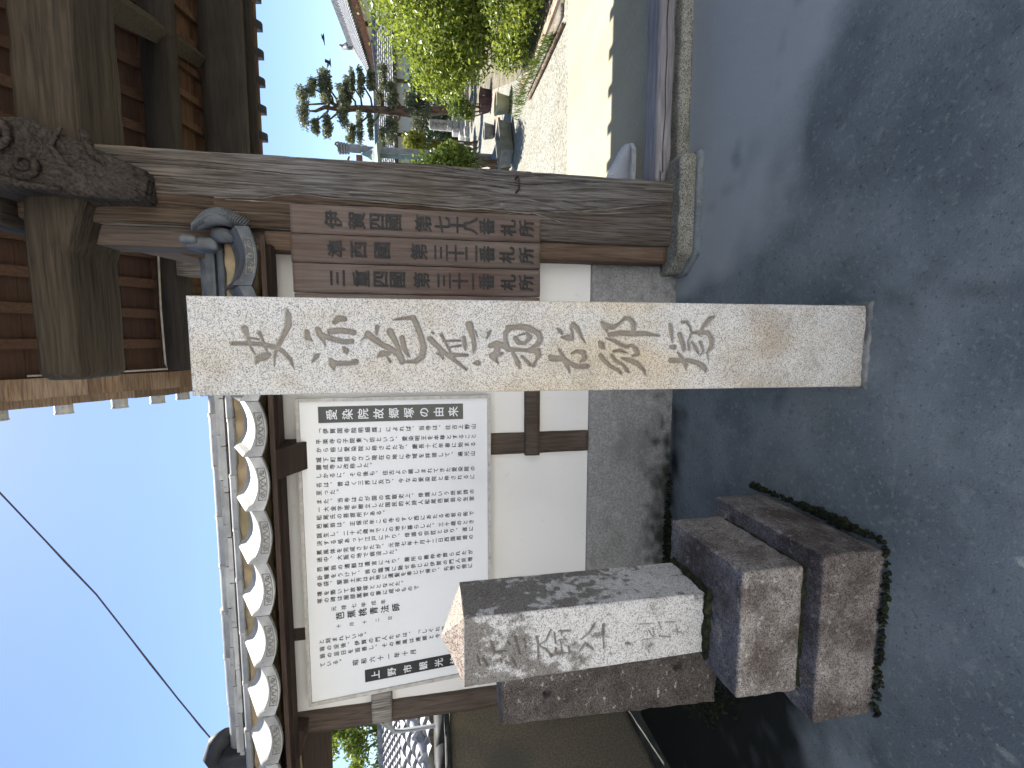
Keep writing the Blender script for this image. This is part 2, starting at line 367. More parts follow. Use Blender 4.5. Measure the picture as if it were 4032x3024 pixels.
# traced strokes and measured points, in metres
STROKES_TALL = [[(-0.0075, 2.1022, 0.0054), (-0.0075, 2.0671, 0.005), (-0.0093, 2.0254, 0.0059), (-0.0175, 1.992, 0.0059), (-0.0289, 1.9712, 0.0055), (-0.0543, 1.9509, 0.0051), (-0.0821, 1.9426, 0.0012)], [(-0.0724, 1.9954, 0.0018), (-0.0449, 1.9933, 0.0032), (-0.022, 1.9871, 0.0059), (0.0099, 1.9695, 0.0059), (0.0464, 1.9517, 0.0082), (0.0736, 1.9526, 0.0077), (0.0894, 1.9541, 0.0023)], [(0.0343, 2.0683, 0.009), (0.0141, 2.0619, 0.0054), (-0.0174, 2.0551, 0.0027), (-0.0379, 2.0444, 0.0018)], [(0.0224, 2.0302, 0.0054), (0.0097, 2.0245, 0.0036), (-0.0175, 2.0174, 0.0027), (-0.038, 2.0099, 0.0023)], [(-0.0652, 2.045, 0.0018), (-0.0493, 2.0358, 0.0091), (-0.0448, 2.0187, 0.01), (-0.0394, 2.0057, 0.0037)], [(0.0096, 2.0621, 0.0023), (0.0043, 2.0332, 0.0027)], [(0.0333, 1.8736, 0.0069), (0.0204, 1.8688, 0.0083), (0.0056, 1.8615, 0.006), (-0.0152, 1.8543, 0.0014)], [(0.0195, 1.8698, 0.0069), (0.0057, 1.835, 0.007), (-0.0026, 1.8042, 0.007), (-0.0012, 1.7818, 0.007)], [(0.0266, 1.8409, 0.0079), (0.0304, 1.8165, 0.0079), (0.0282, 1.7898, 0.0075), (0.0246, 1.7756, 0.0075)], [(0.0544, 1.8267, 0.006), (0.0651, 1.8153, 0.0083), (0.0639, 1.7998, 0.0069)], [(0.0262, 1.9043, 0.0064), (0.0101, 1.9028, 0.0078), (0.0, 1.8902, 0.0014)], [(-0.0616, 1.8926, 0.0019), (-0.044, 1.8809, 0.007), (-0.0398, 1.8742, 0.0023)], [(-0.0559, 1.8416, 0.0061), (-0.0667, 1.8367, 0.0103), (-0.0841, 1.8337, 0.0024)], [(-0.0653, 1.8375, 0.008), (-0.0655, 1.8063, 0.0061), (-0.0647, 1.7838, 0.0061), (-0.061, 1.7724, 0.008)], [(-0.0199, 1.8048, 0.0042), (-0.0279, 1.7983, 0.008), (-0.0387, 1.7964, 0.0014)], [(0.0201, 1.7351, 0.0094), (0.006, 1.7182, 0.008), (-0.0105, 1.6957, 0.0071), (-0.0224, 1.6729, 0.0081), (-0.0416, 1.6454, 0.0082), (-0.0609, 1.6388, 0.0082)], [(0.0414, 1.7081, 0.0061), (0.0202, 1.7109, 0.0033)], [(0.0012, 1.7569, 0.0009), (0.0154, 1.7361, 0.0038)], [(0.0275, 1.6717, 0.0095), (0.0062, 1.6606, 0.0071), (-0.0177, 1.6495, 0.0062), (-0.0464, 1.6432, 0.0062)], [(0.011, 1.6373, 0.0062), (-0.0177, 1.6332, 0.0072), (-0.0369, 1.6242, 0.0053), (-0.0466, 1.6174, 0.0024)], [(-0.0471, 1.7104, 0.0019), (-0.0376, 1.6964, 0.0086), (-0.0367, 1.6779, 0.0062)], [(-0.0463, 1.6827, 0.0024), (-0.0607, 1.6738, 0.0043)], [(0.062, 1.664, 0.0014), (0.0671, 1.6337, 0.0043), (0.0698, 1.6033, 0.0067), (0.0494, 1.5943, 0.0076), (0.0112, 1.5809, 0.0077), (-0.0177, 1.5742, 0.0082), (-0.0467, 1.5795, 0.0082), (-0.0611, 1.5987, 0.0068), (-0.0619, 1.6271, 0.0034)], [(0.0064, 1.5548, 0.0082), (-0.0129, 1.536, 0.0068), (-0.0348, 1.5122, 0.0063), (-0.057, 1.4833, 0.0054), (-0.0869, 1.4467, 0.0035)], [(0.0186, 1.5211, 0.0048), (0.0017, 1.5117, 0.0034), (-0.0373, 1.4928, 0.0034)], [(-0.0372, 1.5363, 0.0024), (-0.0372, 1.5219, 0.0083), (-0.0543, 1.5173, 0.0024)], [(-0.0422, 1.4977, 0.0064), (-0.0424, 1.4439, 0.0044)], [(-0.0007, 1.5166, 0.0029), (0.0017, 1.4924, 0.0029), (0.0018, 1.4631, 0.0034)], [(-0.0178, 1.495, 0.0024), (-0.0129, 1.4633, 0.0034)], [(0.0116, 1.4533, 0.0049), (-0.008, 1.451, 0.0059), (-0.0276, 1.4487, 0.002)], [(0.0497, 1.4358, 0.0107), (0.0312, 1.431, 0.0083), (0.0068, 1.4238, 0.0059), (-0.0178, 1.4215, 0.0054), (-0.0375, 1.4251, 0.0015)], [(0.0313, 1.4187, 0.002), (0.0117, 1.4114, 0.0015)], [(-0.0672, 1.4243, 0.0025), (-0.0673, 1.4119, 0.0079), (-0.0673, 1.4044, 0.0025)], [(0.0281, 1.5497, 0.0019), (0.0234, 1.545, 0.0029)], [(0.0094, 1.3816, 0.0015), (0.0242, 1.3766, 0.0054), (0.0316, 1.3716, 0.003)], [(-0.0139, 1.3717, 0.0069), (-0.0079, 1.3491, 0.0099), (-0.0139, 1.3289, 0.0085), (-0.0279, 1.3137, 0.004)], [(-0.0178, 1.3491, 0.009), (-0.0402, 1.3517, 0.009), (-0.0452, 1.3643, 0.01), (-0.0687, 1.3467, 0.002)], [(-0.0403, 1.3441, 0.005), (-0.0378, 1.334, 0.0045)], [(-0.0254, 1.3111, 0.004), (0.0021, 1.3239, 0.006), (0.0269, 1.3239, 0.0064), (0.0409, 1.3087, 0.0069), (0.046, 1.2782, 0.0075), (0.0433, 1.2474, 0.007)], [(0.0432, 1.3168, 0.0069), (0.0436, 1.2732, 0.0075), (0.0368, 1.2401, 0.008), (0.0235, 1.2178, 0.0086), (0.0074, 1.2121, 0.0086), (-0.0116, 1.2231, 0.0065), (-0.0197, 1.2425, 0.0027)], [(0.0098, 1.2922, 0.0069), (-0.0035, 1.284, 0.0064), (-0.0062, 1.262, 0.0048), (0.0127, 1.2455, 0.0065), (0.026, 1.2566, 0.0038), (0.0179, 1.284, 0.0021)], [(-0.025, 1.3167, 0.0064), (-0.0277, 1.2619, 0.0049), (-0.0305, 1.2202, 0.0087), (-0.0414, 1.2184, 0.0092), (-0.0604, 1.2256, 0.0033), (-0.0766, 1.2338, 0.006)], [(-0.0357, 1.3003, 0.0048), (-0.0681, 1.2838, 0.0076), (-0.0844, 1.2782, 0.0027)], [(-0.0466, 1.2728, 0.0038), (-0.0738, 1.245, 0.0054)], [(-0.0481, 1.1808, 0.006), (-0.0536, 1.1751, 0.0093), (-0.0554, 1.1381, 0.0077), (-0.0693, 1.115, 0.0066), (-0.0806, 1.0918, 0.0072), (-0.0797, 1.057, 0.0072)], [(-0.0252, 1.1516, 0.0033), (-0.0527, 1.1353, 0.0066), (-0.0748, 1.1235, 0.0072), (-0.0998, 1.1146, 0.0022)], [(-0.039, 1.1097, 0.0022), (-0.0308, 1.0926, 0.005), (-0.0364, 1.0694, 0.0077), (-0.053, 1.0644, 0.0078), (-0.0668, 1.0804, 0.0028)], [(0.0401, 1.1563, 0.0038), (0.032, 1.1478, 0.0065), (0.0239, 1.142, 0.0038)], [(0.013, 1.1447, 0.0022), (0.012, 1.1219, 0.0093), (0.0076, 1.1076, 0.0055), (0.0295, 1.1079, 0.0038), (0.0431, 1.1127, 0.0049), (0.054, 1.1054, 0.0071), (0.0405, 1.0909, 0.0076), (0.0132, 1.076, 0.0038), (-0.006, 1.063, 0.0014)], [(0.0603, 1.0084, 0.0061), (0.0494, 0.9982, 0.0094), (0.0274, 0.9889, 0.0022)], [(0.0522, 0.9983, 0.0077), (0.0457, 0.9716, 0.0072), (0.0581, 0.9483, 0.0044), (0.0766, 0.9309, 0.005), (0.074, 0.913, 0.0067), (0.0557, 0.8974, 0.0073), (0.039, 0.8999, 0.0078), (0.0238, 0.9085, 0.0028)], [(0.0218, 0.9829, 0.0067), (0.0276, 0.9475, 0.0078), (0.025, 0.9055, 0.0078), (0.0263, 0.8572, 0.0073), (0.0198, 0.808, 0.0028)], [(-0.0032, 1.0164, 0.005), (-0.0115, 1.0086, 0.0094), (-0.0254, 0.9983, 0.0022)], [(0.0107, 0.9944, 0.0022), (0.0024, 0.9646, 0.0056), (-0.0087, 0.9465, 0.005), (-0.0171, 0.9223, 0.0056), (-0.0115, 0.9045, 0.0045), (-0.0256, 0.8889, 0.0079), (-0.0414, 0.8824, 0.0068), (-0.0482, 0.9004, 0.0028)], [(-0.0322, 0.9667, 0.0039), (-0.0283, 0.946, 0.005), (-0.0368, 0.9218, 0.0023)], [(-0.046, 1.0108, 0.0073), (-0.0617, 0.9986, 0.0067), (-0.0815, 0.9744, 0.0051), (-0.093, 0.9503, 0.0057), (-0.1045, 0.938, 0.004)], [(-0.0462, 0.9723, 0.0056), (-0.0619, 0.96, 0.0056), (-0.0762, 0.9327, 0.0045), (-0.0933, 0.9202, 0.0068), (-0.1019, 0.9109, 0.0023)], [(-0.0536, 0.9393, 0.0023), (-0.0594, 0.9151, 0.0068), (-0.0709, 0.8845, 0.0074), (-0.0939, 0.8594, 0.0057), (-0.1123, 0.8508, 0.0014)], [(0.0557, 0.7692, 0.0068), (0.0313, 0.7652, 0.008), (0.0085, 0.7612, 0.004), (-0.0057, 0.7575, 0.0017)], [(-0.0172, 0.7645, 0.0052), (-0.0189, 0.752, 0.0086)], [(-0.0631, 0.7627, 0.0086), (-0.0633, 0.7301, 0.0064), (-0.0635, 0.6984, 0.007), (-0.0707, 0.6662, 0.0076), (-0.0843, 0.6431, 0.0094), (-0.0961, 0.6329, 0.0071), (-0.1067, 0.6337, 0.0018)], [(-0.0373, 0.7374, 0.0035), (-0.0547, 0.7241, 0.0069), (-0.0779, 0.7073, 0.0081), (-0.0954, 0.7066, 0.0023)], [(0.0229, 0.7336, 0.0086), (-0.0028, 0.7231, 0.0086), (-0.0258, 0.7159, 0.0075)], [(0.0646, 0.7279, 0.0046), (0.0659, 0.7103, 0.0046), (0.0488, 0.697, 0.004), (0.0288, 0.6898, 0.004), (0.0029, 0.7013, 0.004), (-0.0259, 0.6969, 0.0058)], [(0.0001, 0.6885, 0.004), (-0.0201, 0.6749, 0.0075), (-0.0404, 0.6612, 0.0035)], [(-0.0028, 0.6566, 0.0064), (-0.0318, 0.6424, 0.0035), (-0.0463, 0.6546, 0.0023)], [(0.0288, 0.6898, 0.0034), (0.0319, 0.6582, 0.0058), (0.0291, 0.6293, 0.0081), (0.0089, 0.6154, 0.0093), (-0.0143, 0.6143, 0.0087), (-0.0376, 0.6293, 0.0047), (-0.0657, 0.6234, 0.0015)], [(0.0249, 0.6611, 0.0069), (0.055, 0.6465, 0.0063), (0.077, 0.6252, 0.0075), (0.0853, 0.6064, 0.0023)]]
STROKES_SMALL = [[(-1.1566, 1.1616, 0.0043), (-1.1912, 1.1544, 0.0034), (-1.2443, 1.154, 0.0029)], [(-1.1348, 1.1036, 0.0034), (-1.176, 1.1219, 0.0029), (-1.196, 1.1543, 0.0024)], [(-1.196, 1.1543, 0.0029), (-1.2147, 1.1215, 0.0039), (-1.2466, 1.1001, 0.0029)], [(-1.1462, 1.2465, 0.0048), (-1.1855, 1.2373, 0.0038), (-1.2199, 1.2303, 0.0029)], [(-1.1597, 1.2145, 0.0038), (-1.1943, 1.2052, 0.0029)], [(-1.1613, 1.2783, 0.0024), (-1.1743, 1.2692, 0.0019)], [(-1.1581, 1.3412, 0.0038), (-1.2024, 1.3278, 0.0043)], [(-1.203, 1.3233, 0.0038), (-1.1981, 1.2873, 0.0033)], [(-1.2078, 1.3947, 0.0024), (-1.2468, 1.3861, 0.0024)], [(-1.2202, 1.3726, 0.0033), (-1.2558, 1.3549, 0.0033)], [(-1.2339, 1.3054, 0.0033), (-1.2488, 1.3009, 0.0029)], [(-1.2303, 1.26, 0.0029), (-1.2658, 1.2462, 0.0029)], [(-1.2411, 1.2873, 0.0024), (-1.2639, 1.26, 0.0024)], [(-1.151, 1.0894, 0.0034), (-1.1952, 1.0842, 0.0024)], [(-1.1436, 1.0706, 0.0029), (-1.1487, 1.028, 0.0039)], [(-1.1496, 1.0611, 0.0024), (-1.1641, 1.061, 0.0019)], [(-1.1824, 1.0702, 0.0024), (-1.1811, 1.0418, 0.0024)], [(-1.183, 1.0654, 0.0019), (-1.203, 1.0605, 0.0019)], [(-1.2146, 1.0839, 0.0034), (-1.2396, 1.0789, 0.0034), (-1.2415, 1.0266, 0.0029)], [(-1.2128, 1.0603, 0.0024), (-1.2427, 1.0552, 0.0029)], [(-1.2167, 1.0294, 0.0029), (-1.2419, 1.0242, 0.0029)], [(-1.1296, 0.9227, 0.0044), (-1.1641, 0.9414, 0.0039), (-1.1912, 0.9795, 0.0015)], [(-1.2373, 0.9835, 0.0015), (-1.2108, 0.9599, 0.0049), (-1.2424, 0.9253, 0.0035)], [(-1.1391, 0.8836, 0.0054), (-1.1807, 0.8851, 0.0035), (-1.2157, 0.8818, 0.0025), (-1.2406, 0.8812, 0.0035)], [(-1.2322, 0.7822, 0.0055), (-1.2345, 0.7721, 0.0045)], [(-1.1557, 0.7292, 0.0018), (-1.1574, 0.6632, 0.0018)], [(-1.2263, 0.7169, 0.0018), (-1.2229, 0.6711, 0.0018)], [(-1.1846, 0.6877, 0.0018), (-1.2174, 0.6662, 0.002)], [(-1.177, 0.6676, 0.0018), (-1.213, 0.6612, 0.0018)], [(-1.1547, 0.6428, 0.0018), (-1.1863, 0.6314, 0.002)], [(-1.1587, 0.617, 0.0018), (-1.1638, 0.565, 0.0018)], [(-1.2155, 0.6406, 0.002), (-1.227, 0.5885, 0.002)], [(-1.2027, 0.579, 0.002), (-1.2129, 0.5368, 0.0018)], [(-1.1872, 0.708, 0.0015), (-1.189, 0.6927, 0.0015), (-1.2092, 0.692, 0.0015)], [(-1.174, 0.5646, 0.0015), (-1.2206, 0.5575, 0.0015)]]
CRACK = [(0.7229, 2.5342), (0.7266, 2.4322), (0.7395, 2.3522), (0.7372, 2.37), (0.7589, 2.2308), (0.7486, 2.0491), (0.7403, 1.7555), (0.7291, 1.426), (0.7355, 1.2357), (0.7252, 1.0004), (0.7312, 0.9306), (0.7567, 0.6352), (0.8248, 0.1411)]
CRACK2 = [(0.9053, 1.9339), (0.8989, 1.8225), (0.9001, 1.7517)]
HOOK = [(0.9113, 1.0801), (0.9126, 1.0605), (0.831, 1.0564), (0.8237, 1.0799)]
PADS = [(7.318, 5.3931, 0.5031, 0.1741), (7.9913, 5.1759, 0.2693, 0.1346), (8.1382, 4.845, 0.4626, 0.1735), (7.9617, 4.678, 0.3872, 0.1549), (6.9136, 5.1407, 0.1951, 0.1171), (6.792, 4.7195, 0.275, 0.1375), (8.0706, 4.3446, 0.3106, 0.1359), (8.2427, 4.1636, 0.3494, 0.1165), (8.4153, 3.9821, 0.3882, 0.0971), (7.1879, 4.1977, 0.3933, 0.1573), (6.7669, 4.0535, 0.2773, 0.1387), (6.9892, 3.7492, 0.5154, 0.0991), (8.2163, 3.6339, 0.3127, 0.1173), (7.0553, 3.4279, 0.3579, 0.0994), (8.3234, 3.3332, 0.2742, 0.1371), (8.8227, 3.0208, 0.3126, 0.1368), (6.7637, 3.0933, 0.3206, 0.1002), (8.0282, 3.1413, 0.3547, 0.1182), (6.8297, 2.7667, 0.3618, 0.201), (7.9906, 2.6989, 0.3964, 0.1586), (8.1554, 2.2065, 0.199, 0.1592), (7.6985, 1.9686, 0.3612, 0.2408), (7.728, 1.6363, 0.3625, 0.1611), (6.9391, 1.8996, 0.365, 0.2028)]
TRUNK = [(7.78, 1.0488), (7.5672, 2.0949), (7.5972, 3.1123), (7.5833, 3.7118), (7.5481, 4.1076), (7.5912, 4.4971), (7.7291, 4.6862)]
TRUNK2 = [(7.4915, 4.3054), (7.5209, 4.8483), (7.3804, 5.1229), (7.3635, 5.3149)]
COLX = [-0.504, -0.5626, -0.611, -0.6677, -0.71, -0.7598, -0.8127, -0.8584, -0.9102, -0.9562, -1.0038, -1.0547, -1.1102, -1.1568, -1.2112, -1.2552, -1.313, -1.3619, -1.4048, -1.4617, -1.5049, -1.5652, -1.6134, -1.6774, -1.7573, -1.803, -1.8488, -1.9027, -1.9091]

# ------------------------------------------------------------------ the materials of the place
granite('tall_granite', (0.50,0.50,0.495), (0.37,0.372,0.372), (0.20,0.203,0.208), 420, layers=(
        ((0.92,0.84,0.70), 3.2, 0.46, 0.66, 0.6, (1.6,1,0.8), 'MULTIPLY', (3.1,0,1.0)), ((0.75,0.72,0.66), 9.0, 0.5, 0.7, 0.6)),
        attr=(('stain', (1.0,0.87,0.66), 0.7, 'M'), ('carve', (0.17,0.152,0.132), 0.8), ('grime_shade', (0.74,0.68,0.61), 0.7, 'M')))
granite('small_granite', (0.49,0.495,0.50), (0.40,0.40,0.405), (0.20,0.20,0.205), 300, layers=(((0.7,0.68,0.64), 8.0, 0.5, 0.7, 0.6),),
        attr=(('grime_shade', (0.30,0.28,0.26), 0.9, 'M'), ('carve', (0.085,0.075,0.068), 0.8)), bump=0.6)
granite('mossy_block', (0.255,0.238,0.228), (0.17,0.158,0.152), (0.075,0.07,0.069), 300, attr=(('grime_shade', (0.40,0.45,0.58), 0.75, 'M'),), layers=(
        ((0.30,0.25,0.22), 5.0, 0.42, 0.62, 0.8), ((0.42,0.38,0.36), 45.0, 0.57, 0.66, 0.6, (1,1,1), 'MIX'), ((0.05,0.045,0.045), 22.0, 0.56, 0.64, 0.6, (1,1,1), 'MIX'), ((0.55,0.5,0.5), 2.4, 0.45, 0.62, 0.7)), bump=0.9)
granite('dark_slab', (0.155,0.135,0.12), (0.085,0.075,0.07), (0.03,0.028,0.03), 260, layers=(
        ((0.50,0.49,0.46), 24.0, 0.615, 0.66, 0.9, (1,1,1.6), 'MIX'), ((0.22,0.20,0.19), 60.0, 0.56, 0.66, 0.7, (1,1,1), 'MIX'), ((0.3,0.28,0.30), 4.0, 0.45, 0.65, 0.8)), bump=0.9)
granite('kerb_stone', (0.30,0.295,0.25), (0.17,0.168,0.15), (0.07,0.07,0.07), 240, layers=(((0.62,0.62,0.55), 7.0, 0.45, 0.7, 0.8),), bump=1.0)
mat('forecourt', (0.172,0.200,0.212), (0.108,0.130,0.142), scale=1.9, rough=0.85, bump=0.5, bscale=170, lo=0.38, hi=0.62, world=True, spec=0.08, attr=(('apron', (0.345,0.375,0.385), 0.8), ('moss_shade', (0.012,0.013,0.011), 0.97)), layers=(
    ((0.24,0.265,0.27), 1.3, 0.50, 0.70, 0.45), ((0.26,0.28,0.28), 14.0, 0.56, 0.74, 0.4), ((0.085,0.10,0.108), 2.9, 0.54, 0.72, 0.5), ((0.10,0.115,0.115), 34.0, 0.55, 0.70, 0.5), ((0.24,0.255,0.25), 45.0, 0.55, 0.70, 0.5),
    ((0.33,0.35,0.35), 110.0, 0.64, 0.72, 0.5), ((0.04,0.048,0.048), 70.0, 0.60, 0.70, 0.5)))
mat('fill_plaster', (0.80,0.79,0.77), (0.77,0.76,0.74), scale=1.0, rough=0.9, bump=0)  # very pale, so the added house across the lane bounces more light
mat('lane_concrete', (0.50,0.49,0.47), (0.45,0.44,0.42), scale=1.0, rough=0.85, bump=0.2, bscale=90, world=True)
mat('cream_concrete', (0.315,0.292,0.20), (0.262,0.242,0.168), scale=1.3, rough=0.8, bump=0.2, bscale=90, world=True, stretch=(1,0.5,1), layers=(((0.30,0.28,0.24), 5.0, 0.55, 0.75, 0.5), ((0.5,0.47,0.4), 30.0, 0.55, 0.75, 0.3)))
granite('exposed_pebbles', (0.25,0.25,0.215), (0.175,0.17,0.15), (0.095,0.09,0.08), 55, layers=(((0.8,0.76,0.68), 1.4, 0.45, 0.65, 0.8),), bump=1.0, dk=0.3)
mat('earth_path', (0.33,0.26,0.20), (0.22,0.17,0.13), scale=5, rough=0.95, bump=0.8, bscale=60, world=True)
mat('garden_soil', (0.20,0.17,0.13), (0.10,0.10,0.06), scale=3, rough=0.95, bump=1.0, bscale=40, world=True, bdist=0.03)
mat('far_ground', (0.16,0.15,0.11), (0.10,0.11,0.06), scale=0.3, rough=0.95, bump=0, world=True)
mat('plaster', (0.78,0.775,0.76), (0.72,0.71,0.69), scale=1.6, rough=0.9, bump=0.15, bscale=140, lo=0.4, hi=0.7, world=True, layers=(((0.52,0.44,0.33), 2.6, 0.60, 0.76, 0.45, (1,1,0.5)), ((0.55,0.53,0.49), 16.0, 0.62, 0.75, 0.3)))
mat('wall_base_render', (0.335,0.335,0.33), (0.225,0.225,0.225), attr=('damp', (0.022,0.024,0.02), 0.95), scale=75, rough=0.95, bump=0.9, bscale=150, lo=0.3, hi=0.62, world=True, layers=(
    ((0.16,0.155,0.15), 2.3, 0.50, 0.70, 0.7, (1,1,1.5)), ((0.07,0.07,0.065), 95.0, 0.66, 0.72, 0.7), ((0.09,0.088,0.08), 1.5, 0.52, 0.70, 0.75, (1.6,1,2.2)), ((0.40,0.41,0.40), 9, 0.56, 0.72, 0.4)))
mat('brown_render', (0.20,0.175,0.135), (0.13,0.115,0.09), scale=60, rough=0.95, bump=0.8, bscale=150, world=True, layers=(((0.10,0.095,0.085), 1.8, 0.48, 0.68, 0.7), ((0.27,0.21,0.12), 1.1, 0.58, 0.72, 0.6)))
wood('old_timber', (0.33,0.315,0.295), (0.085,0.073,0.060), (0.74,0.62,0.48), 'z', g=30, bump=0.9)
wood('post_timber', (0.205,0.198,0.195), (0.045,0.039,0.036), (0.80,0.72,0.62), 'z', g=30, bump=0.9, vary=0.0, attr=('brown', (0.52,0.40,0.30)))
wood('sill_timber', (0.25,0.245,0.255), (0.13,0.125,0.132), (0.72,0.70,0.74), 'x', g=30)
wood('brown_timber', (0.155,0.11,0.078), (0.075,0.050,0.036), (0.60,0.55,0.52), 'z', g=34)
wood('stud_timber', (0.125,0.098,0.08), (0.055,0.042,0.035), (0.65,0.60,0.55), 'z', g=34)
wood('sign_timber', (0.150,0.118,0.102), (0.088,0.066,0.056), (0.74,0.62,0.58), 'z', g=22, bump=0.15)
wood('beam_timber', (0.062,0.049,0.034), (0.020,0.0155,0.011), (0.72,0.74,0.78), 'x', g=22)
wood('dark_beam', (0.040,0.034,0.029), (0.021,0.018,0.016), (0.7,0.7,0.7), 'x', g=26, bump=0.3)
wood('eave_wood', (0.065,0.043,0.033), (0.033,0.022,0.018), (0.7,0.7,0.7), 'x', g=26, bump=0.3)
wood('rafter_timber', (0.066,0.037,0.024), (0.040,0.022,0.015), (0.8,0.7,0.65), 'y', g=24, bump=0.3)
wood('board_timber', (0.048,0.026,0.018), (0.030,0.016,0.012), (0.75,0.65,0.6), 'x', g=20, bump=0.3)
wood('soffit_timber', (0.105,0.058,0.033), (0.05,0.028,0.017), (0.8,0.75,0.7), 'x', g=16, bump=0.3)
wood('bracket_timber', (0.060,0.049,0.041), (0.010,0.008,0.007), (0.62,0.55,0.50), 'y', g=26, bump=0.9)
wood('verge_timber', (0.24,0.18,0.13), (0.10,0.07,0.05), (0.75,0.62,0.5), 'x', g=30, vary=0.35)
mat('roof_tile', (0.40,0.40,0.385), (0.27,0.272,0.268), scale=7, rough=0.68, bump=0.35, bscale=60, vary=0.22, spec=0.55, layers=(((0.33,0.325,0.29), 9.0, 0.56, 0.72, 0.5), ((0.07,0.07,0.07), 30.0, 0.60, 0.7, 0.4), ((0.28,0.285,0.30), 3.0, 0.5, 0.7, 0.4)))
mat('slate_shade_tile', (0.115,0.125,0.135), (0.06,0.066,0.072), scale=7, rough=0.6, bump=0.35, bscale=60, vary=0.2, layers=(((0.2,0.2,0.19), 30.0, 0.62, 0.7, 0.5),))  # darker copy of roof_tile with the gate's shade painted in
mat('tile_mould', (0.12,0.12,0.115), (0.27,0.26,0.22), scale=60, rough=0.8, bump=0.4, bscale=90)
mat('dark_tile', (0.030,0.033,0.038), (0.015,0.016,0.018), scale=9, rough=0.7, bump=0.3, bscale=60, spec=0.3)
mat('clay_bed', (0.36,0.275,0.165), (0.24,0.18,0.105), scale=12, rough=0.95, bump=0.8, bscale=60, layers=(((0.20,0.18,0.10), 5.0, 0.52, 0.68, 0.7),))
mat('board_white', (0.76,0.78,0.80), (0.72,0.74,0.76), scale=2, rough=0.38, bump=0.03, bscale=30, spec=0.5, layers=(((0.45,0.42,0.38), 60.0, 0.76, 0.82, 0.5),))
mat('board_frame', (0.50,0.485,0.46), (0.40,0.38,0.35), scale=30, rough=0.5, bump=0.1, layers=(((0.24,0.20,0.17), 60.0, 0.64, 0.72, 0.7),))
mat('black_panel', (0.022,0.026,0.025), (0.03,0.034,0.032), scale=5, rough=0.3, bump=0, spec=0.5)
mat('print_black', (0.025,0.028,0.035), (0.04,0.042,0.048), scale=40, rough=0.5, bump=0)
mat('print_white', (0.78,0.80,0.82), (0.7,0.72,0.75), scale=40, rough=0.5, bump=0)
mat('carved_ink', (0.012,0.012,0.014), (0.026,0.025,0.027), scale=50, rough=0.6, bump=0.3, bscale=90)
mat('moss', (0.020,0.027,0.009), (0.007,0.008,0.005), scale=40, rough=1.0, bump=1.0, bscale=120, bdist=0.01, layers=(((0.055,0.052,0.02), 14.0, 0.58, 0.7, 0.7),))
mat('iron', (0.05,0.045,0.042), (0.09,0.05,0.035), scale=60, rough=0.7, metal=0.6)
mat('wire_black', (0.05,0.045,0.06), (0.04,0.04,0.05), scale=5, rough=0.6, bump=0)
mat('cable_grey', (0.32,0.29,0.26), (0.25,0.22,0.2), scale=20, rough=0.6, bump=0)
mat('shoe_fabric', (0.42,0.45,0.50), (0.37,0.40,0.46), scale=90, rough=0.8, bump=0.2, bscale=300)
mat('shoe_rubber', (0.62,0.64,0.66), (0.5,0.52,0.55), scale=30, rough=0.6, bump=0)
mat('shade_kerb', (0.07,0.075,0.07), (0.03,0.032,0.03), scale=6, rough=0.8, bump=0.5, bscale=80, world=True)  # kerb colour darkened in place of missing shade
mat('mortar', (0.20,0.205,0.20), (0.12,0.125,0.125), scale=18, rough=0.95, bump=0.8, bscale=90)
mat('pot_grey', (0.19,0.205,0.20), (0.13,0.14,0.135), scale=8, rough=0.7, bump=0.2, vary=0.1)
mat('pot_cream', (0.50,0.49,0.34), (0.40,0.40,0.27), scale=6, rough=0.6, bump=0.2)
mat('pot_rust', (0.12,0.065,0.06), (0.05,0.03,0.03), scale=8, rough=0.8, bump=0.4)
mat('bark', (0.17,0.115,0.08), (0.07,0.05,0.035), scale=9, rough=0.95, bump=1.0, bscale=24, stretch=(1,1,0.4), bdist=0.03)
mat('far_tile', (0.27,0.275,0.29), (0.15,0.155,0.165), scale=6, rough=0.5, bump=0, vary=0.15)
mat('far_tile_dark', (0.22,0.225,0.23), (0.12,0.12,0.125), scale=5, rough=0.6, bump=0)
mat('far_wall', (0.66,0.65,0.63), (0.58,0.57,0.55), scale=1, rough=0.9, bump=0)
mat('far_wood', (0.13,0.10,0.08), (0.06,0.05,0.045), scale=3, rough=0.9, bump=0, stretch=(4,4,0.6))
mat('far_red_wood', (0.26,0.10,0.06), (0.16,0.07,0.045), scale=3, rough=0.8, bump=0)
mat('copper_green', (0.25,0.31,0.28), (0.17,0.22,0.20), scale=6, rough=0.6, bump=0)
mat('metal_grey', (0.27,0.28,0.30), (0.20,0.21,0.22), scale=6, rough=0.5, bump=0)
mat('pale_stone', (0.46,0.45,0.43), (0.34,0.33,0.31), scale=14, rough=0.9, bump=0.4, layers=(((0.2,0.2,0.18), 7.0, 0.55, 0.7, 0.6),))
mat('dark_stele', (0.10,0.105,0.115), (0.06,0.062,0.07), scale=6, rough=0.4, bump=0.1)
mat('bird_black', (0.02,0.02,0.025), (0.03,0.03,0.03), scale=20, rough=0.8, bump=0)
mat('petal_white', (0.75,0.74,0.70), (0.6,0.6,0.5), scale=30, rough=0.8, bump=0)
leafmat('bush_leaf', (0.050,0.09,0.010), (0.29,0.36,0.055), trans=0.35)
leafmat('shrub_leaf', (0.04,0.075,0.012), (0.19,0.26,0.045), trans=0.3)
leafmat('yellow_leaf', (0.07,0.10,0.012), (0.28,0.29,0.045))
leafmat('dark_leaf', (0.020,0.042,0.018), (0.055,0.10,0.035), trans=0.15)
leafmat('pine_needle', (0.055,0.07,0.04), (0.20,0.22,0.12), trans=0.3)
leafmat('tree_leaf', (0.06,0.11,0.012), (0.26,0.32,0.05))

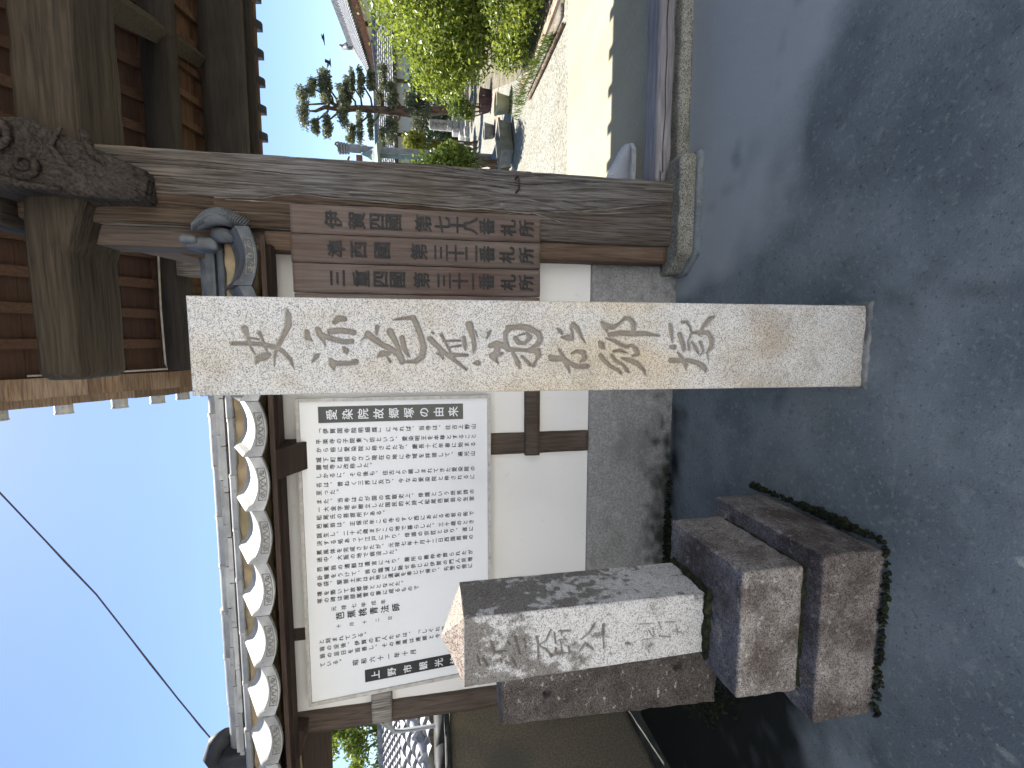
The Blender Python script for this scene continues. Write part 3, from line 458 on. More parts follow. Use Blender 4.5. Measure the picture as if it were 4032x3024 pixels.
# ------------------------------------------------------------------ ground
struct('ground', MB().add([(-250,-60,-0.02),(250,-60,-0.02),(250,400,-0.02),(-250,400,-0.02)], [(0,1,2,3)]), 'far_ground')
g = MB()      # the concrete forecourt, gently uneven; smoother and paler concrete fans out from the gate
nx, ny = 240, 140
vs = []; sm = []; moss_shade = []
EDGE = [(0.25,2.75),(0.30,2.30),(0.42,2.02),(0.70,1.80),(1.05,1.60),(1.5,1.40),(2.1,1.18),(3.0,0.98),(6.5,0.7)]
def edge_y(x):
    return float(np.interp(x, [e[0] for e in EDGE], [e[1] for e in EDGE]))
for j in range(ny+1):
    for i in range(nx+1):
        x = -6 + 12*i/nx; y = 0.5 + 2.45*j/ny
        vs.append((x, y, 0.004*noise.noise(Vector((x*1.3, y*1.3, 0))) - 0.002))
        q = (y-edge_y(x))*3.0 + 0.9*noise.noise(Vector((x*2.5,y*2.5,1))) + 0.5*noise.noise(Vector((x*7,y*7,2)))
        if x < 0.25: q = -1
        sm.append(max(0, min(1, q*0.8+0.3)))
        f1 = noise.noise(Vector((x*3.1,y*3.1,5))); f2 = noise.noise(Vector((x*11,y*11,6)))
        m_ = 1.5*min(1, max(0, (-1.30-x)/0.25))*min(1, max(0, (y-1.25)/0.4)) + 1.1*max(0, 1-abs(2.63-y)/0.16)*(1 if x < -0.45 else 0)  # black moss; towards the left also shade painted over sunlit ground
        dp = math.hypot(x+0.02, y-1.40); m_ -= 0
        moss_shade.append(max(0, min(1, m_ + 0.7*f1 + 0.5*f2 - 0.35)))
g.add(vs, [(j*(nx+1)+i, j*(nx+1)+i+1, (j+1)*(nx+1)+i+1, (j+1)*(nx+1)+i) for j in range(ny) for i in range(nx)])
forecourt = struct('forecourt', g, 'forecourt', smooth=True)
setattr_f(forecourt, 'apron', sm); setattr_f(forecourt, 'moss_shade', moss_shade)
struct('lane', MB().add([(-40,-4.6,-0.004),(40,-4.6,-0.004),(40,0.502,-0.004),(-40,0.502,-0.004)], [(0,1,2,3)]), 'lane_concrete')  # unseen lane, made pale to bounce sunlight onto the front
struct('courtyard_concrete', MB().add([(-2.4,2.78,0.006),(7,2.80,0.006),(7,5.13,0.006),(-2.4,5.03,0.006)], [(0,1,2,3)]), 'cream_concrete')
struct('pebbled_paving', MB().add([(-2.4,5.03,0.002),(7,5.13,0.002),(7,5.6,0.002),(8,8,0.002),(11,13,0.002),(12,23,0.002),(-2.4,23,0.002)], [tuple(range(7))]), 'exposed_pebbles')
pth = [(0.5,8.9),(2.5,9.1),(3.9,9.4),(4.9,9.9),(6.4,10.9),(7.2,12),(8.2,13.4),(7.9,13.8),(6.8,12.7),(5.8,11.7),(4.5,10.5),(3.5,10.15),(2.2,9.8),(0.5,9.6)]
struct('earth_path', MB().add([(x,y,0.010) for x,y in pth], [tuple(range(len(pth)))]), 'earth_path')
struct('planting_bed', MB().add([(x,y,0.012) for x,y in [(3.75,5.3),(4.6,5.0),(9,4.4),(14,8),(20,24),(9.5,24),(7.6,16),(6.2,11.6),(4.6,8.2)]], [tuple(range(9))]), 'garden_soil')

# drifts of moss and grit where the stones meet the concrete
def moss_strip(name, pts, wdt, label, h=0.02, n=None, seed=3, cat='moss', rm=1.0, dens=1.0):
    rg = random.Random(seed); b = MB()
    for (xa, ya), (xb, yb) in zip(pts, pts[1:]):
        Ln = math.hypot(xb-xa, yb-ya); k = max(2, int(Ln*190*dens))
        for i in range(k):
            t = rg.random(); x = xa+(xb-xa)*t + rg.gauss(0, wdt*0.45); y = ya+(yb-ya)*t + rg.gauss(0, wdt*0.45)
            pn = noise.noise(Vector((x*5.5+seed, y*5.5, 0.3)))
            if pn < -0.05 and rg.random() < 0.8: continue
            x += max(0, pn)*rg.uniform(-1,1)*wdt*3.0; y += max(0, pn)*rg.uniform(-1,1)*wdt*3.0
            r = rg.uniform(0.006, 0.018)*rm*(1+max(0, pn)*1.6); hh = h*rg.uniform(0.3, 1.0)
            a = rg.random()*3
            vs = [(x+r*math.cos(a+q*math.pi/3)*rg.uniform(.7,1.3), y+r*math.sin(a+q*math.pi/3)*rg.uniform(.7,1.3), -0.002) for q in range(6)]
            vs += [(x+0.5*(v[0]-x), y+0.5*(v[1]-y), hh*rg.uniform(.7,1)) for v in vs]
            b.add(vs, [(q,(q+1)%6,6+(q+1)%6,6+q) for q in range(6)] + [(6,7,8,9,10,11)])
    o = ob(name, b, 'moss', smooth=True, kind='stuff'); return tag(o, label, cat)

# ------------------------------------------------------------------ the plastered wall with its small tiled roof
W = thing('plaster_wall', 'white plastered wall with timber studs and small tiled roof, behind the notice board', 'wall', (-1.0, 2.8, 0))
ob('plaster_panel', MB().box(-2.37, 0.480, 2.69, 2.82, 0.57, 2.47), 'plaster', W)
ob('plaster_panel', MB().box(-2.37, 0.480, 2.822, 2.90, 0.57, 2.47), 'plaster', W)
sk = MB().rough(-2.40, 0.481, 2.670, 2.92, -0.02, 0.568, seg=0.021, bev=0.02, amp=0.003, freq=14)
sko = ob('rendered_base', sk, 'wall_base_render', W, smooth=True)
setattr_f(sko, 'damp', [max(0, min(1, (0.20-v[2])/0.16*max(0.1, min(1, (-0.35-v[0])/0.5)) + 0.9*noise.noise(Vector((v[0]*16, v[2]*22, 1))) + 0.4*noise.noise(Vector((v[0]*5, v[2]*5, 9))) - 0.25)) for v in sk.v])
ob('end_post', MB().rough(-2.372, -2.245, 2.655, 2.79, 0.0, 2.44, seg=0.03, bev=0.006, amp=0.002), 'stud_timber', W, smooth=True)
ob('cross_tie', MB().rough(-2.336, -2.135, 2.615, 2.70, 1.826, 1.946, seg=0.02, bev=0.004, amp=0.002), 'old_timber', W, smooth=True)
ob('stud', MB().rough(-0.700, -0.566, 2.674, 2.72, 0.572, 2.44, seg=0.03, bev=0.004, amp=0.0015), 'stud_timber', W, smooth=True)
ob('stud', MB().rough(-1.781, -1.707, 2.678, 2.72, 0.572, 2.44, seg=0.03, bev=0.004, amp=0.0015), 'stud_timber', W, smooth=True)
ob('cross_tie', MB().rough(-0.709, -0.02, 2.645, 2.69, 0.897, 0.990, seg=0.03, bev=0.004, amp=0.0015), 'stud_timber', W, smooth=True)
ob('eave_board', MB().hexa([(-3.36,2.36,2.330),(0.50,2.36,2.330),(0.50,2.70,2.430),(-3.36,2.70,2.430),(-3.36,2.36,2.352),(0.50,2.36,2.352),(0.50,2.70,2.452),(-3.36,2.70,2.452)]), 'eave_wood', W)
ob('eave_beam', MB().box(-3.36, 0.49, 2.50, 2.58, 2.352, 2.395), 'eave_wood', W)
ob('eave_board', MB().hexa([(-3.36,2.90,2.430),(0.50,2.90,2.430),(0.50,3.24,2.330),(-3.36,3.24,2.330),(-3.36,2.90,2.452),(0.50,2.90,2.452),(0.50,3.24,2.352),(-3.36,3.24,2.352)]), 'eave_wood', W)
ob('bracket', MB().prism([(-2.245,2.44),(-2.262,2.313),(-2.40,2.335),(-2.60,2.42),(-2.60,2.46)], 'y', 2.56, 2.69), 'eave_wood', W)
ob('bracket', MB().prism([(2.40,2.36),(2.48,2.315),(2.62,2.24),(2.69,2.16),(2.69,2.44),(2.40,2.36)][:5], 'x', -0.715, -0.560), 'eave_wood', W)
# eave tiles: one shape, copied along the eave
def eave_tile(x1, back=False, proto={}):
    """a concave tile whose left edge is at x1-0.275; its drop front carries a scroll"""
    if 'm' not in proto:
        b = MB(); n = 16; wd = 0.272
        def zc(u): return 0.050*(2*u-1)**2 * (1.0 if u < 0.5 else 0.75) + (0.012 if u < 0.12 else 0)
        top = []; V = []
        L_ = 0.24
        for i in range(n+1):
            u = i/n; x = -wd + wd*u
            z = 2.410 + zc(u)
            V.append((x, 2.33, z)); V.append((x, 2.33+L_, z+0.140)); V.append((x, 2.33, z-0.020)); V.append((x, 2.33+L_, z+0.120))
        F = []
        for i in range(n):
            a = 4*i; c = 4*(i+1)
            F += [(a, c, c+1, a+1), (a+2, a+3, c+3, c+2), (a, a+2, c+2, c), (a+1, c+1, c+3, a+3)]
        F += [(0,1,3,2), (4*n, 4*n+2, 4*n+3, 4*n+1)]
        b.add(V, F); proto['m'] = b
        d = MB(); V = []
        for i in range(n+1):
            u = i/n; x = -wd + wd*u
            zt = 2.410 + zc(u) - 0.004
            zb = 2.356 + 0.030*(2*u-1)**2
            for y in (2.322, 2.340): V += [(x, y, zt), (x, y, zb)]
        F = []
        for i in range(n):
            a = 4*i; c = 4*(i+1)
            F += [(a+1, c+1, c, a), (a+2, c+2, c+3, a+3), (a, c, c+2, a+2), (a+3, c+3, c+1, a+1)]
        F += [(0,2,3,1), (4*n+1, 4*n+3, 4*n+2, 4*n)]
        d.add(V, F); proto['d'] = d
        s = MB()     # the recessed panel with a leaf scroll
        def zz(u, t): return 2.362 + 0.026*(2*u-1)**2 + t*0.040
        def line(pts, r=0.0022): s.tube([(-wd+wd*u, 2.3215, zz(u, t)) for u, t in pts], r, 5)
        line([(0.20+0.6*i/12, 0.92) for i in range(13)]); line([(0.20+0.6*i/12, 0.08) for i in range(13)])
        line([(0.20,0.08),(0.20,0.92)]); line([(0.80,0.08),(0.80,0.92)])
        for sg in (-1, 1):
            line([(0.5+sg*(0.04+0.22*i/14), 0.5+0.28*math.sin(i*0.9)) for i in range(15)], 0.0028)
            line([(0.5+sg*(0.21+0.03*math.cos(i*0.7)), 0.5+0.2*math.sin(i*0.7)) for i in range(8)], 0.0025)
        line([(0.5+0.035*math.cos(i*0.8), 0.52+0.3*math.sin(i*0.8)) for i in range(9)], 0.003)
        proto['s'] = s
        t = ob('eave_tile', b, 'roof_tile', W, smooth=False); f = ob('drop_front', d, 'roof_tile', t); f['label'] = 'curved tile front moulded with a leaf scroll'
        q = ob('leaf_scroll', s, 'tile_mould', t, smooth=True)
        # move the shape into the wall's own space so that copies can be shifted
        proto['o'] = (t, f, q); t.location = (x1, 0, 0); q['kind'] = 'stuff'; return t
    t0, f0, q0 = proto['o']
    t = copy_part(t0, W, (x1, 0, rnd.uniform(-0.004, 0.004))); copy_part(f0, t); copy_part(q0, t)
    t.rotation_euler = (0, R(rnd.uniform(-0.9,0.9)), R(rnd.uniform(-0.8,0.8)))
    # keep the turn about the tile itself
    c = Vector((x1-0.135-W.location.x, 2.45-W.location.y, 2.45)); rot = t.rotation_euler.to_matrix()
    pivot = Vector((-0.135-W.location.x, 2.45-W.location.y, 2.45))
    t.location = Vector((x1,0,0)) + (pivot - rot @ pivot) + Vector((0,0,rnd.uniform(-0.003,0.003)))
    return t
for k in range(14): eave_tile(0.533-0.275*k)
for o_ in [c for c in W.children if c.name.startswith('eave_tile')][:2]:  # the two tiles nearest the gate get painted shade
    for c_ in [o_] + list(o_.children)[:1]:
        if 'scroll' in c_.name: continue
        c_.material_slots[0].link = 'OBJECT'; c_.material_slots[0].material = MATS['slate_shade_tile']
# the garden side of the little roof, joined: nothing of it shows in the photograph
bb = MB()
for k in range(44):
    x = 0.53-0.275*(k/4); u = (k % 4)/4
    z = 0.05*(2*u-1)**2
    bb.box(x-0.069, x, 2.97, 3.27, 2.44+z, 2.46+z)
bb2 = MB().hexa([(-3.36,2.97,2.42),(0.5,2.97,2.42),(0.5,3.27,2.37),(-3.36,3.27,2.37),(-3.36,2.97,2.56),(0.5,2.97,2.56),(0.5,3.27,2.44),(-3.36,3.27,2.44)])
ob('back_tiles', bb2, 'roof_tile', W)
# clay bedding
cl = MB().rough(-3.34, 0.50, 2.560, 3.05, 2.44, 2.592, seg=0.025, bev=0.012, amp=0.006, freq=9)
ob('clay_bedding', cl, 'clay_bed', W, smooth=True)
def ridge_run(name, x0, x1, ln, y0, z0, r, ma, sag=0.0, seed=1, part='round_tile'):
    rg = random.Random(seed); x = x1; first = None; k = 0
    while x > x0:
        l = ln*rg.uniform(0.96, 1.04)
        dz = rg.uniform(-0.004, 0.004)
        if part == 'round_tile':
            b = MB(); seg = 10; V = []
            xs = (x, x-0.02, x-0.025, x-l)
            rr = (r*1.0, r*1.0, r*0.94, r*0.94)
            for xx, q in zip(xs, rr):
                for i in range(seg+1):
                    a = math.pi*i/seg - 0.15 + 0.3*0
                    V.append((xx, y0 - q*math.cos(a)*1.15, z0+dz + q*math.sin(a) - r*0.4))
            F = [(j*(seg+1)+i, j*(seg+1)+i+1, (j+1)*(seg+1)+i+1, (j+1)*(seg+1)+i) for j in range(3) for i in range(seg)]
            F += [tuple(range(seg+1))[::-1], tuple(range(3*(seg+1), 4*(seg+1)))]
            b.add(V, F)
            # underside skirt
            b.box(x-l, x-0.001, y0-r*1.05, y0+r*1.05, z0+dz-r*0.62, z0+dz-r*0.42)
        else:
            b = MB().rough(x-l+0.003, x, y0, y0+0.16, z0+dz-r, z0+dz+r, seg=0.03, bev=0.004, amp=0.0015, freq=20)
        ob(part, b, 'slate_shade_tile' if x-l/2 > 0.02 else ma, W, smooth=(part == 'round_tile')); x -= l; k += 1  # tiles by the gate take the darker copy, shade in the colour
ridge_run('r', -3.2, 0.44, 0.285, 2.715, 2.745, 0.055, 'roof_tile', seed=4)
ridge_run('n', -3.2, 0.47, 0.245, 2.628, 2.700, 0.012, 'roof_tile', seed=5, part='flat_ridge_tile')
ridge_run('n', -3.2, 0.47, 0.262, 2.612, 2.672, 0.013, 'roof_tile', seed=6, part='flat_ridge_tile')
ridge_run('g', -3.2, 0.47, 0.30, 2.592, 2.620, 0.036, 'roof_tile', seed=9)
ob('ridge_core', MB().box(-3.2, 0.42, 2.69, 2.74, 2.55, 2.762), 'roof_tile', W)
ridge_run('n', -3.2, 0.47, 0.262, 2.70, 2.686, 0.024, 'roof_tile', seed=16, part='flat_ridge_tile')
# ornament at the left end of the ridge: a rounded dark finial
fin = MB(); 
fin.rough(-2.50, -2.40, 2.60, 2.84, 2.55, 2.80, seg=0.02, bev=0.03, amp=0.003)
fin.tube([(-2.36,2.72,2.79),(-2.40,2.72,2.845),(-2.47,2.72,2.865),(-2.54,2.72,2.84),(-2.575,2.72,2.78)], [0.045,0.06,0.065,0.055,0.035], 12)
ob('ridge_end_ornament', fin, 'dark_tile', W, smooth=True)
# scrolled ornament at the gate end
o2 = MB()
o2.rough(0.455,0.515,2.50,2.70,2.60,2.745, seg=0.015, bev=0.016, amp=0.004, freq=16)
o2.rough(0.478,0.520,2.48,2.66,2.685,2.765, seg=0.015, bev=0.016, amp=0.004, freq=16)
fan = []
for i in range(13):
    a = i/12; fan.append((0.560+0.050*math.sin(a*3.1), 2.50-0.02*math.sin(a*3.1), 2.690-0.235*a))
o2.tube(fan, [0.016+0.028*math.sin(0.25+i/12*2.6) for i in range(13)], 12)
for i in range(26):
    a = i/25; x = 0.560+0.050*math.sin(a*3.1); z = 2.690-0.235*a
    o2.tube([(x-0.028,2.470-0.012*math.sin(a*3),z+0.006),(x+0.004,2.455-0.02*math.sin(a*3),z-0.006),(x+0.034,2.470-0.012*math.sin(a*3),z-0.022)], [0.003,0.006,0.003], 5)
o2.tube([(0.53,2.52,2.60),(0.52,2.49,2.55),(0.505,2.47,2.50)], [0.040,0.036,0.02], 8)
ob('ridge_end_ornament', o2, 'slate_shade_tile', W, smooth=True)
moss_strip('moss_drift', [(-2.35,2.655),(-0.9,2.65)], 0.03, 'black moss line along the foot of the white wall, left of the tall pillar', h=0.04, seed=5, rm=0.5, dens=5)

# low rendered wall running towards the viewer at the far left, with a tiled coping
gs = thing('shade_block', 'plastered block added unseen behind the white wall to shade the ground', 'shade block', (-2.2, 4.0, 0))  # unseen block added to shade the ground past the wall's left end
ob('wall', MB().box(-3.04, -1.4, 3.46, 4.6, 0, 2.75), 'far_wall', gs)
ob('roof', MB().hexa([(-3.06,3.40,2.75),(-1.3,3.40,2.75),(-1.3,4.7,2.75),(-3.06,4.7,2.75),(-3.06,3.9,2.95),(-1.3,3.9,2.95),(-1.3,4.2,2.95),(-3.06,4.2,2.95)]), 'far_tile_dark', gs)
bw = thing('side_wall', 'low brown rendered wall with a dark tiled coping at the left edge', 'wall', (-3.1, 2.4, 0))
ob('rendered_face', MB().rough(-3.20, -3.05, 0.2, 3.46, 0.0, 1.455, seg=0.06, bev=0.01, amp=0.003), 'brown_render', bw, smooth=True)
cp = MB(); first = None
for k in range(11):
    y = 3.48 - 0.3*k
    b = MB(); b.rough(-3.27, -2.99, y-0.295, y, 1.457, 1.50, seg=0.05, bev=0.01, amp=0.002)
    b.tube([(-3.13,y,1.515),(-3.13,y-0.295,1.515)], [0.055,0.05], 12)
    ob('coping_tile', b, 'dark_tile', bw, smooth=True)
struct('kerb_strip', MB().rough(-3.06, -2.88, 0.2, 3.4, -0.02, 0.018, seg=0.05, bev=0.01, amp=0.004), 'shade_kerb')

nh = thing('fill_house', 'pale house added unseen across the lane, bouncing light onto the gate front', 'house', (0,-6,0))  # unseen house added to bounce sunlight onto the shaded front
ob('wall', MB().box(-14, 14, -9.0, -4.8, 0, 5.4), 'fill_plaster', nh)
ob('roof', MB().hexa([(-14.5,-9.6,5.4),(14.5,-9.6,5.4),(14.5,-4.5,5.4),(-14.5,-4.5,5.4),(-14.5,-7.0,7.0),(14.5,-7.0,7.0),(14.5,-6.9,7.0),(-14.5,-6.9,7.0)]), 'far_tile_dark', nh)
nh2 = thing('shade_house', 'plastered house wall added out of view at the left to shade the ground', 'house', (-4.5,1.2,0))  # added out of view to cast shade on the left ground
ob('wall', MB().box(-6.5, -3.22, -1.5, 2.45, 0, 3.2), 'far_wall', nh2)
ob('roof', MB().hexa([(-6.9,-1.8,3.2),(-3.1,-1.8,3.2),(-3.1,2.5,3.2),(-6.9,2.5,3.2),(-4.9,-1.8,4.2),(-4.8,-1.8,4.2),(-4.8,2.5,4.2),(-4.9,2.5,4.2)]), 'far_tile_dark', nh2)
# ------------------------------------------------------------------ the notice board
def lean(x, z): return x + max(0.0, min(0.075, 0.075*(-x-0.75)/1.2))*(2.29-z)
nb = thing('notice_board', 'large white notice board with columns of black Japanese text on the plastered wall', 'notice board', (-1.23, 2.60, 1.2))
def quadbox(a, b, y0, y1):      # a, b: (x,z) corners lower-left, upper-right, leaned
    (x0,z0),(x1,z1) = a, b; P = [(x0,z0),(x1,z0),(x1,z1),(x0,z1)]; P = [(lean(x,z), z) for x, z in P]
    return MB().add([(x,y0,z) for x,z in P]+[(x,y1,z) for x,z in P], [(0,1,2,3),(7,6,5,4),(0,4,5,1),(1,5,6,2),(2,6,7,3),(3,7,4,0)])
ob('panel', quadbox((-2.130,1.228),(-0.333,2.280), 2.606, 2.622), 'board_white', nb)
ob('frame', quadbox((-2.146,1.212),(-0.317,1.230), 2.594, 2.632), 'board_frame', nb)
ob('frame', quadbox((-2.146,2.278),(-0.317,2.296), 2.594, 2.632), 'board_frame', nb)
ob('frame', quadbox((-2.146,1.231),(-2.127,2.277), 2.594, 2.632), 'board_frame', nb)
ob('frame', quadbox((-0.336,1.231),(-0.317,2.277), 2.594, 2.632), 'board_frame', nb)
tp = ob('title_panel', quadbox((-0.457,1.375),(-0.365,2.180), 2.602, 2.6055), 'black_panel', nb)
bp2 = ob('title_panel', quadbox((-2.065,1.290),(-1.988,1.975), 2.602, 2.6055), 'black_panel', nb)
b = MB(); column(b, '愛染院故郷塚の由来', -0.411, 2.150, 0.0845, 0.062, 2.6005, 0.016); ob('lettering', b, 'print_white', tp, kind='stuff')
b = MB(); column(b, '上野市観光協会', -2.028, 1.960, 0.094, 0.054, 2.6005, 0.016, fx=lambda x,z: (lean(x,z), z)); ob('lettering', b, 'print_white', bp2, kind='stuff')
BODY = ['「伊賀国寺院明細牒」によれば、当寺は、往古上野山', '平楽寺の子院東ノ坊といい、愛染明王を本尊とすること', 'から俗に愛染院と称されたが、慶長十六年春に始まる',
 '城下町建設のさい現在の地に寺域を拝領して、遍光山', '願成寺と改称した。', 'しかるに、その後も、往古より親しまれてきた愛染院の', '名は、普ねく三界に及び、今なお愛染院と称されるに',
 '至った。', 'また、当寺はわが国の詩歌史上、俳諧という庶民詩の', '一大金字塔を樹立した国民的大詩人松尾芭蕉翁の生家', '松尾氏の菩提所である。',
 '芭蕉翁は、正保元年この寺のすぐ西にあたる赤坂の街で', '誕生し、二十九歳までこの地で暮らした。三十歳のとき', '決する処あって江戸に下り、俳諧の宗匠となり、遂に',
 '蕉風体を完成させたが、元禄七年十月十二日西国周遊の', '途中、大阪の地で病没した。', '芭蕉翁の遺骸は遺言により、膳所の義仲寺葬られたが', '訃報をうけて、翁の臨滅に馳せ参じた伊賀の門人貝増',
 '卓袋、服部土芳は生地に遺髪を奉じて帰り、先塋の傍に', '墳を築いて故郷塚ととなえた。', '塚の碑は服部嵐雪の筆に成るもので', '元禄七甲戌年', '芭蕉桃青法師', '十月十二日',
 'と刻まれている。', '翁の没後、伊賀の門人たちは、「しぐれ忌」を営み', '翁の忌日を追善し、その遺風は連綿と今に伝えられ', 'ている。', '昭和六十一年十月']
for i, (tx, x) in enumerate(zip(BODY, COLX)):
    zt = 2.190 + 0.030*min(1, max(0, (-0.5-x)/1.0)); zt += 0.01
    b = MB(); full = len(tx) > 21
    pitch = 0.905/len(tx) if full else 0.0365
    size = 0.0312; bold = 0.010
    if i == 21: zt, pitch, size, bold = 2.165, 0.056, 0.030, 0.006
    if i == 22: zt, pitch, size, bold = 2.135, 0.0635, 0.050, 0.016
    if i == 23: zt, pitch, size, bold = 2.150, 0.073, 0.026, 0.004
    if i == 28: zt, pitch, size, bold, x = 2.050, 0.048, 0.036, 0.012, x - 0.018
    column(b, tx, x, zt, pitch, size, 2.6025, bold, fx=lambda a, c: (lean(a, c), c))
    ob('lettering', b, 'print_black', nb, kind='stuff')

# ------------------------------------------------------------------ three name boards on the gate
SG = [('伊賀四國　第七十八番札所', (0.543,0.687), [470,630,770,885,0,1100,1240,1355,1445,1570,1735,1875], 'dark wooden name board reading 伊賀四國, right of the three under the gate bracket'),
      ('準西國　第三十二番札所', (0.3985,0.5405), [485,635,800,0,1065,1225,1340,1450,1570,1725,1875], 'dark wooden name board reading 準西國, in the middle of the row beside the gate post'),
      ('三重四國　第三十一番札所', (0.2475,0.3960), [485,650,785,905,0,1080,1245,1365,1465,1565,1735,1875], 'dark wooden name board reading 三重四國, left of the three lettered boards'),]
for tx, (x0, x1), cs, lb in SG:
    t = thing('name_board', lb, 'sign', ((x0+x1)/2, 2.47, 0.948), 'wooden name boards beside the gate post')
    ob('plank', MB().rough(x0, x1, 2.460, 2.500, 0.948, 2.243+rnd.uniform(-.003,.003), seg=0.02, bev=0.004, amp=0.0012, freq=12, seed=x0*7), 'sign_timber', t, smooth=True)
    cz = [2.243 - (1050+0.5425*c-1147)/(2128-1147)*1.295 for c in cs]
    for ch, zc in zip(tx, cz):
        if ch == '　': continue
        b = MB(); column(b, ch, (x0+x1)/2+0.002, 0, 0, 0.090, 2.4555, 0.030, thick=0.005, centers=[zc])
        ob('carved_character', b, 'carved_ink', t)
t = thing('name_board', 'narrow strip of a plain wooden board, mostly hidden behind the tall granite pillar', 'sign', (0.18, 2.47, 0.948), 'wooden name boards beside the gate post')
ob('plank', MB().rough(0.105, 0.2445, 2.462, 2.50, 0.948, 2.238, seg=0.02, bev=0.004, amp=0.0012, freq=12, seed=4), 'sign_timber', t, smooth=True)

# ------------------------------------------------------------------ the gate
G = thing('temple_gate', 'old timber temple gate with heavy lintel and weathered post, right of the tall pillar', 'gate', (2.4, 2.7, 0))
# main post: a fine grid in front, its grain and cracks as relief
def post_depth(x, z):
    d = 0.0
    warp = 0.045*noise.noise(Vector((x*3.0, z*0.9, 1.7))) + 0.02*noise.noise(Vector((x*8, z*2.4, 4.0)))
    kx, kz = 0.80, 1.0
    r2 = ((x-kx)/0.11)**2 + ((z-kz)/0.22)**2
    warp += 0.05*math.exp(-r2)*(1 if x > kx else -1)
    u = (x+warp)*150
    g1 = noise.noise(Vector((u*0.42, z*0.35, 0))); g2 = noise.noise(Vector((u*1.05, z*0.8, 5)))
    k = 1.5 if x > 0.74 else 0.6
    d += (0.0050*g1 + 0.0040*g2)*k
    g3 = noise.noise(Vector((u*0.75+40, z*0.55, 9)))
    if g3 < -0.28: d -= min(0.010, (-0.28-g3)*0.07)*(1.0 if x > 0.74 else 0.5)
    return d
cz_ = [c[1] for c in CRACK]; cx_ = [c[0] for c in CRACK]
order = np.argsort(cz_); CZ = np.array(cz_)[order]; CX = np.array(cx_)[order]
nx, nz = 130, 620
X0, X1, Z0, Z1 = 0.573, 0.955, 0.118, 3.60
V = []; at = []
for k in range(nz+1):
    z = Z0+(Z1-Z0)*k/nz
    e0 = X0 + 0.006*noise.noise(Vector((0, z*2.2, 3))) ; e1 = X1 + 0.008*noise.noise(Vector((0, z*1.9, 8))) - 0.028*max(0, min(1, (z-1.6)/1.9))
    cx = float(np.interp(z, CZ, CX)) if z < 2.6 else 0.723
    for i in range(nx+1):
        t = i/nx; x = e0+(e1-e0)*t
        d = post_depth(x, z)
        dc = abs(x-cx-0.004*noise.noise(Vector((3, z*9, 0))))
        wc = 0.0045 + 0.002*noise.noise(Vector((1, z*4, 0)))
        crack = 0.0
        if z < 2.62:
            crack = max(0, 1-dc/wc)*0.022
            if x < cx: d -= 0.006*min(1, (cx-x)/0.01)
        for c2 in ((0.9,1.75,1.94,0.9053),(0.86,2.3,2.55,0.86),(0.64,0.5,0.85,0.64),(0.90,0.3,0.62,0.895)):
            if c2[1] < z < c2[2]: crack = max(crack, max(0, 1-abs(x-c2[3]-0.006*noise.noise(Vector((z*5,1,c2[3]))))/0.003)*0.012)
        kn = math.hypot((x-0.7615-0.01), (z-1.156)*0.7)
        if kn < 0.016: crack = max(crack, (1-kn/0.016)*0.010)
        rb = 0.02*max(0, 1-t/0.04)**2 + 0.02*max(0, 1-(1-t)/0.04)**2
        V.append((x, 2.54 - d + crack + rb, z)); at.append(min(1, crack/0.01))
F = [(k*(nx+1)+i, k*(nx+1)+i+1, (k+1)*(nx+1)+i+1, (k+1)*(nx+1)+i) for k in range(nz) for i in range(nx)]
b = MB(); b.add(V, F)
n0 = len(b.v)
B0 = [(X0+0.002,2.557,Z0),(X1-0.002,2.557,Z0),(X1,2.90,Z0),(X0,2.90,Z0),(X0+0.002,2.557,Z1),(X1-0.03,2.557,Z1),(X1,2.90,Z1),(X0,2.90,Z1)]
post = ob('main_post', b, 'post_timber', G, smooth=True)
def brown(x, z):
    cx = float(np.interp(z, CZ, CX)) if z < 2.6 else 0.723
    side = max(0, min(1, (cx-x)/0.012+0.3)); v = side*max(0, min(1, (z-0.95)/0.5))*0.85 + 0.55*side
    return max(0, min(1, v + 0.25*noise.noise(Vector((x*14, z*1.3, 2))) + 0.4*max(0, z-2.3)))
setattr_f(post, 'brown', [brown(v[0], v[2]) for v in b.v])
ob('post_back', MB().rough(X0+0.002, X1-0.012, 2.550, 2.90, Z0, Z1, seg=0.08, bev=0.012, amp=0.002), 'old_timber', post, smooth=True)
hk = MB().tube([(0.905,2.545,1.078),(0.908,2.505,1.066),(0.87,2.50,1.062),(0.835,2.505,1.062),(0.828,2.545,1.075)], 0.005, 6)
ob('iron_staple', hk, 'iron', post, smooth=True)
ob('side_plank', MB().rough(0.474, 0.571, 2.565, 2.72, 0.135, 2.40, seg=0.03, bev=0.004, amp=0.0015), 'brown_timber', G, smooth=True)
ob('side_plank', MB().box(0.478, 0.572, 2.60, 2.80, 2.30, 3.2), 'stud_timber', G)
# the lintel, running through the post
def lw(p):
    t = (p.x+0.19)/4.7
    p.z += 0.010*noise.noise(Vector((p.x*1.2, p.y*3, 0))); p.y += 0.012*noise.noise(Vector((p.x*1.1, 5, p.z*3)))
    return p
lint = ob('lintel', MB().rough(-0.190, 4.6, 2.45, 2.80, 3.125, 3.385, seg=0.04, bev=0.045, amp=0.004, freq=7,
       warp=lambda p: lw(Vector((p.x, p.y, p.z + (0.085*max(0, min(1, (0.66-p.x)/0.25))*max(0, min(1, (3.385-p.z)/0.26))))))), 'beam_timber', G, smooth=True)
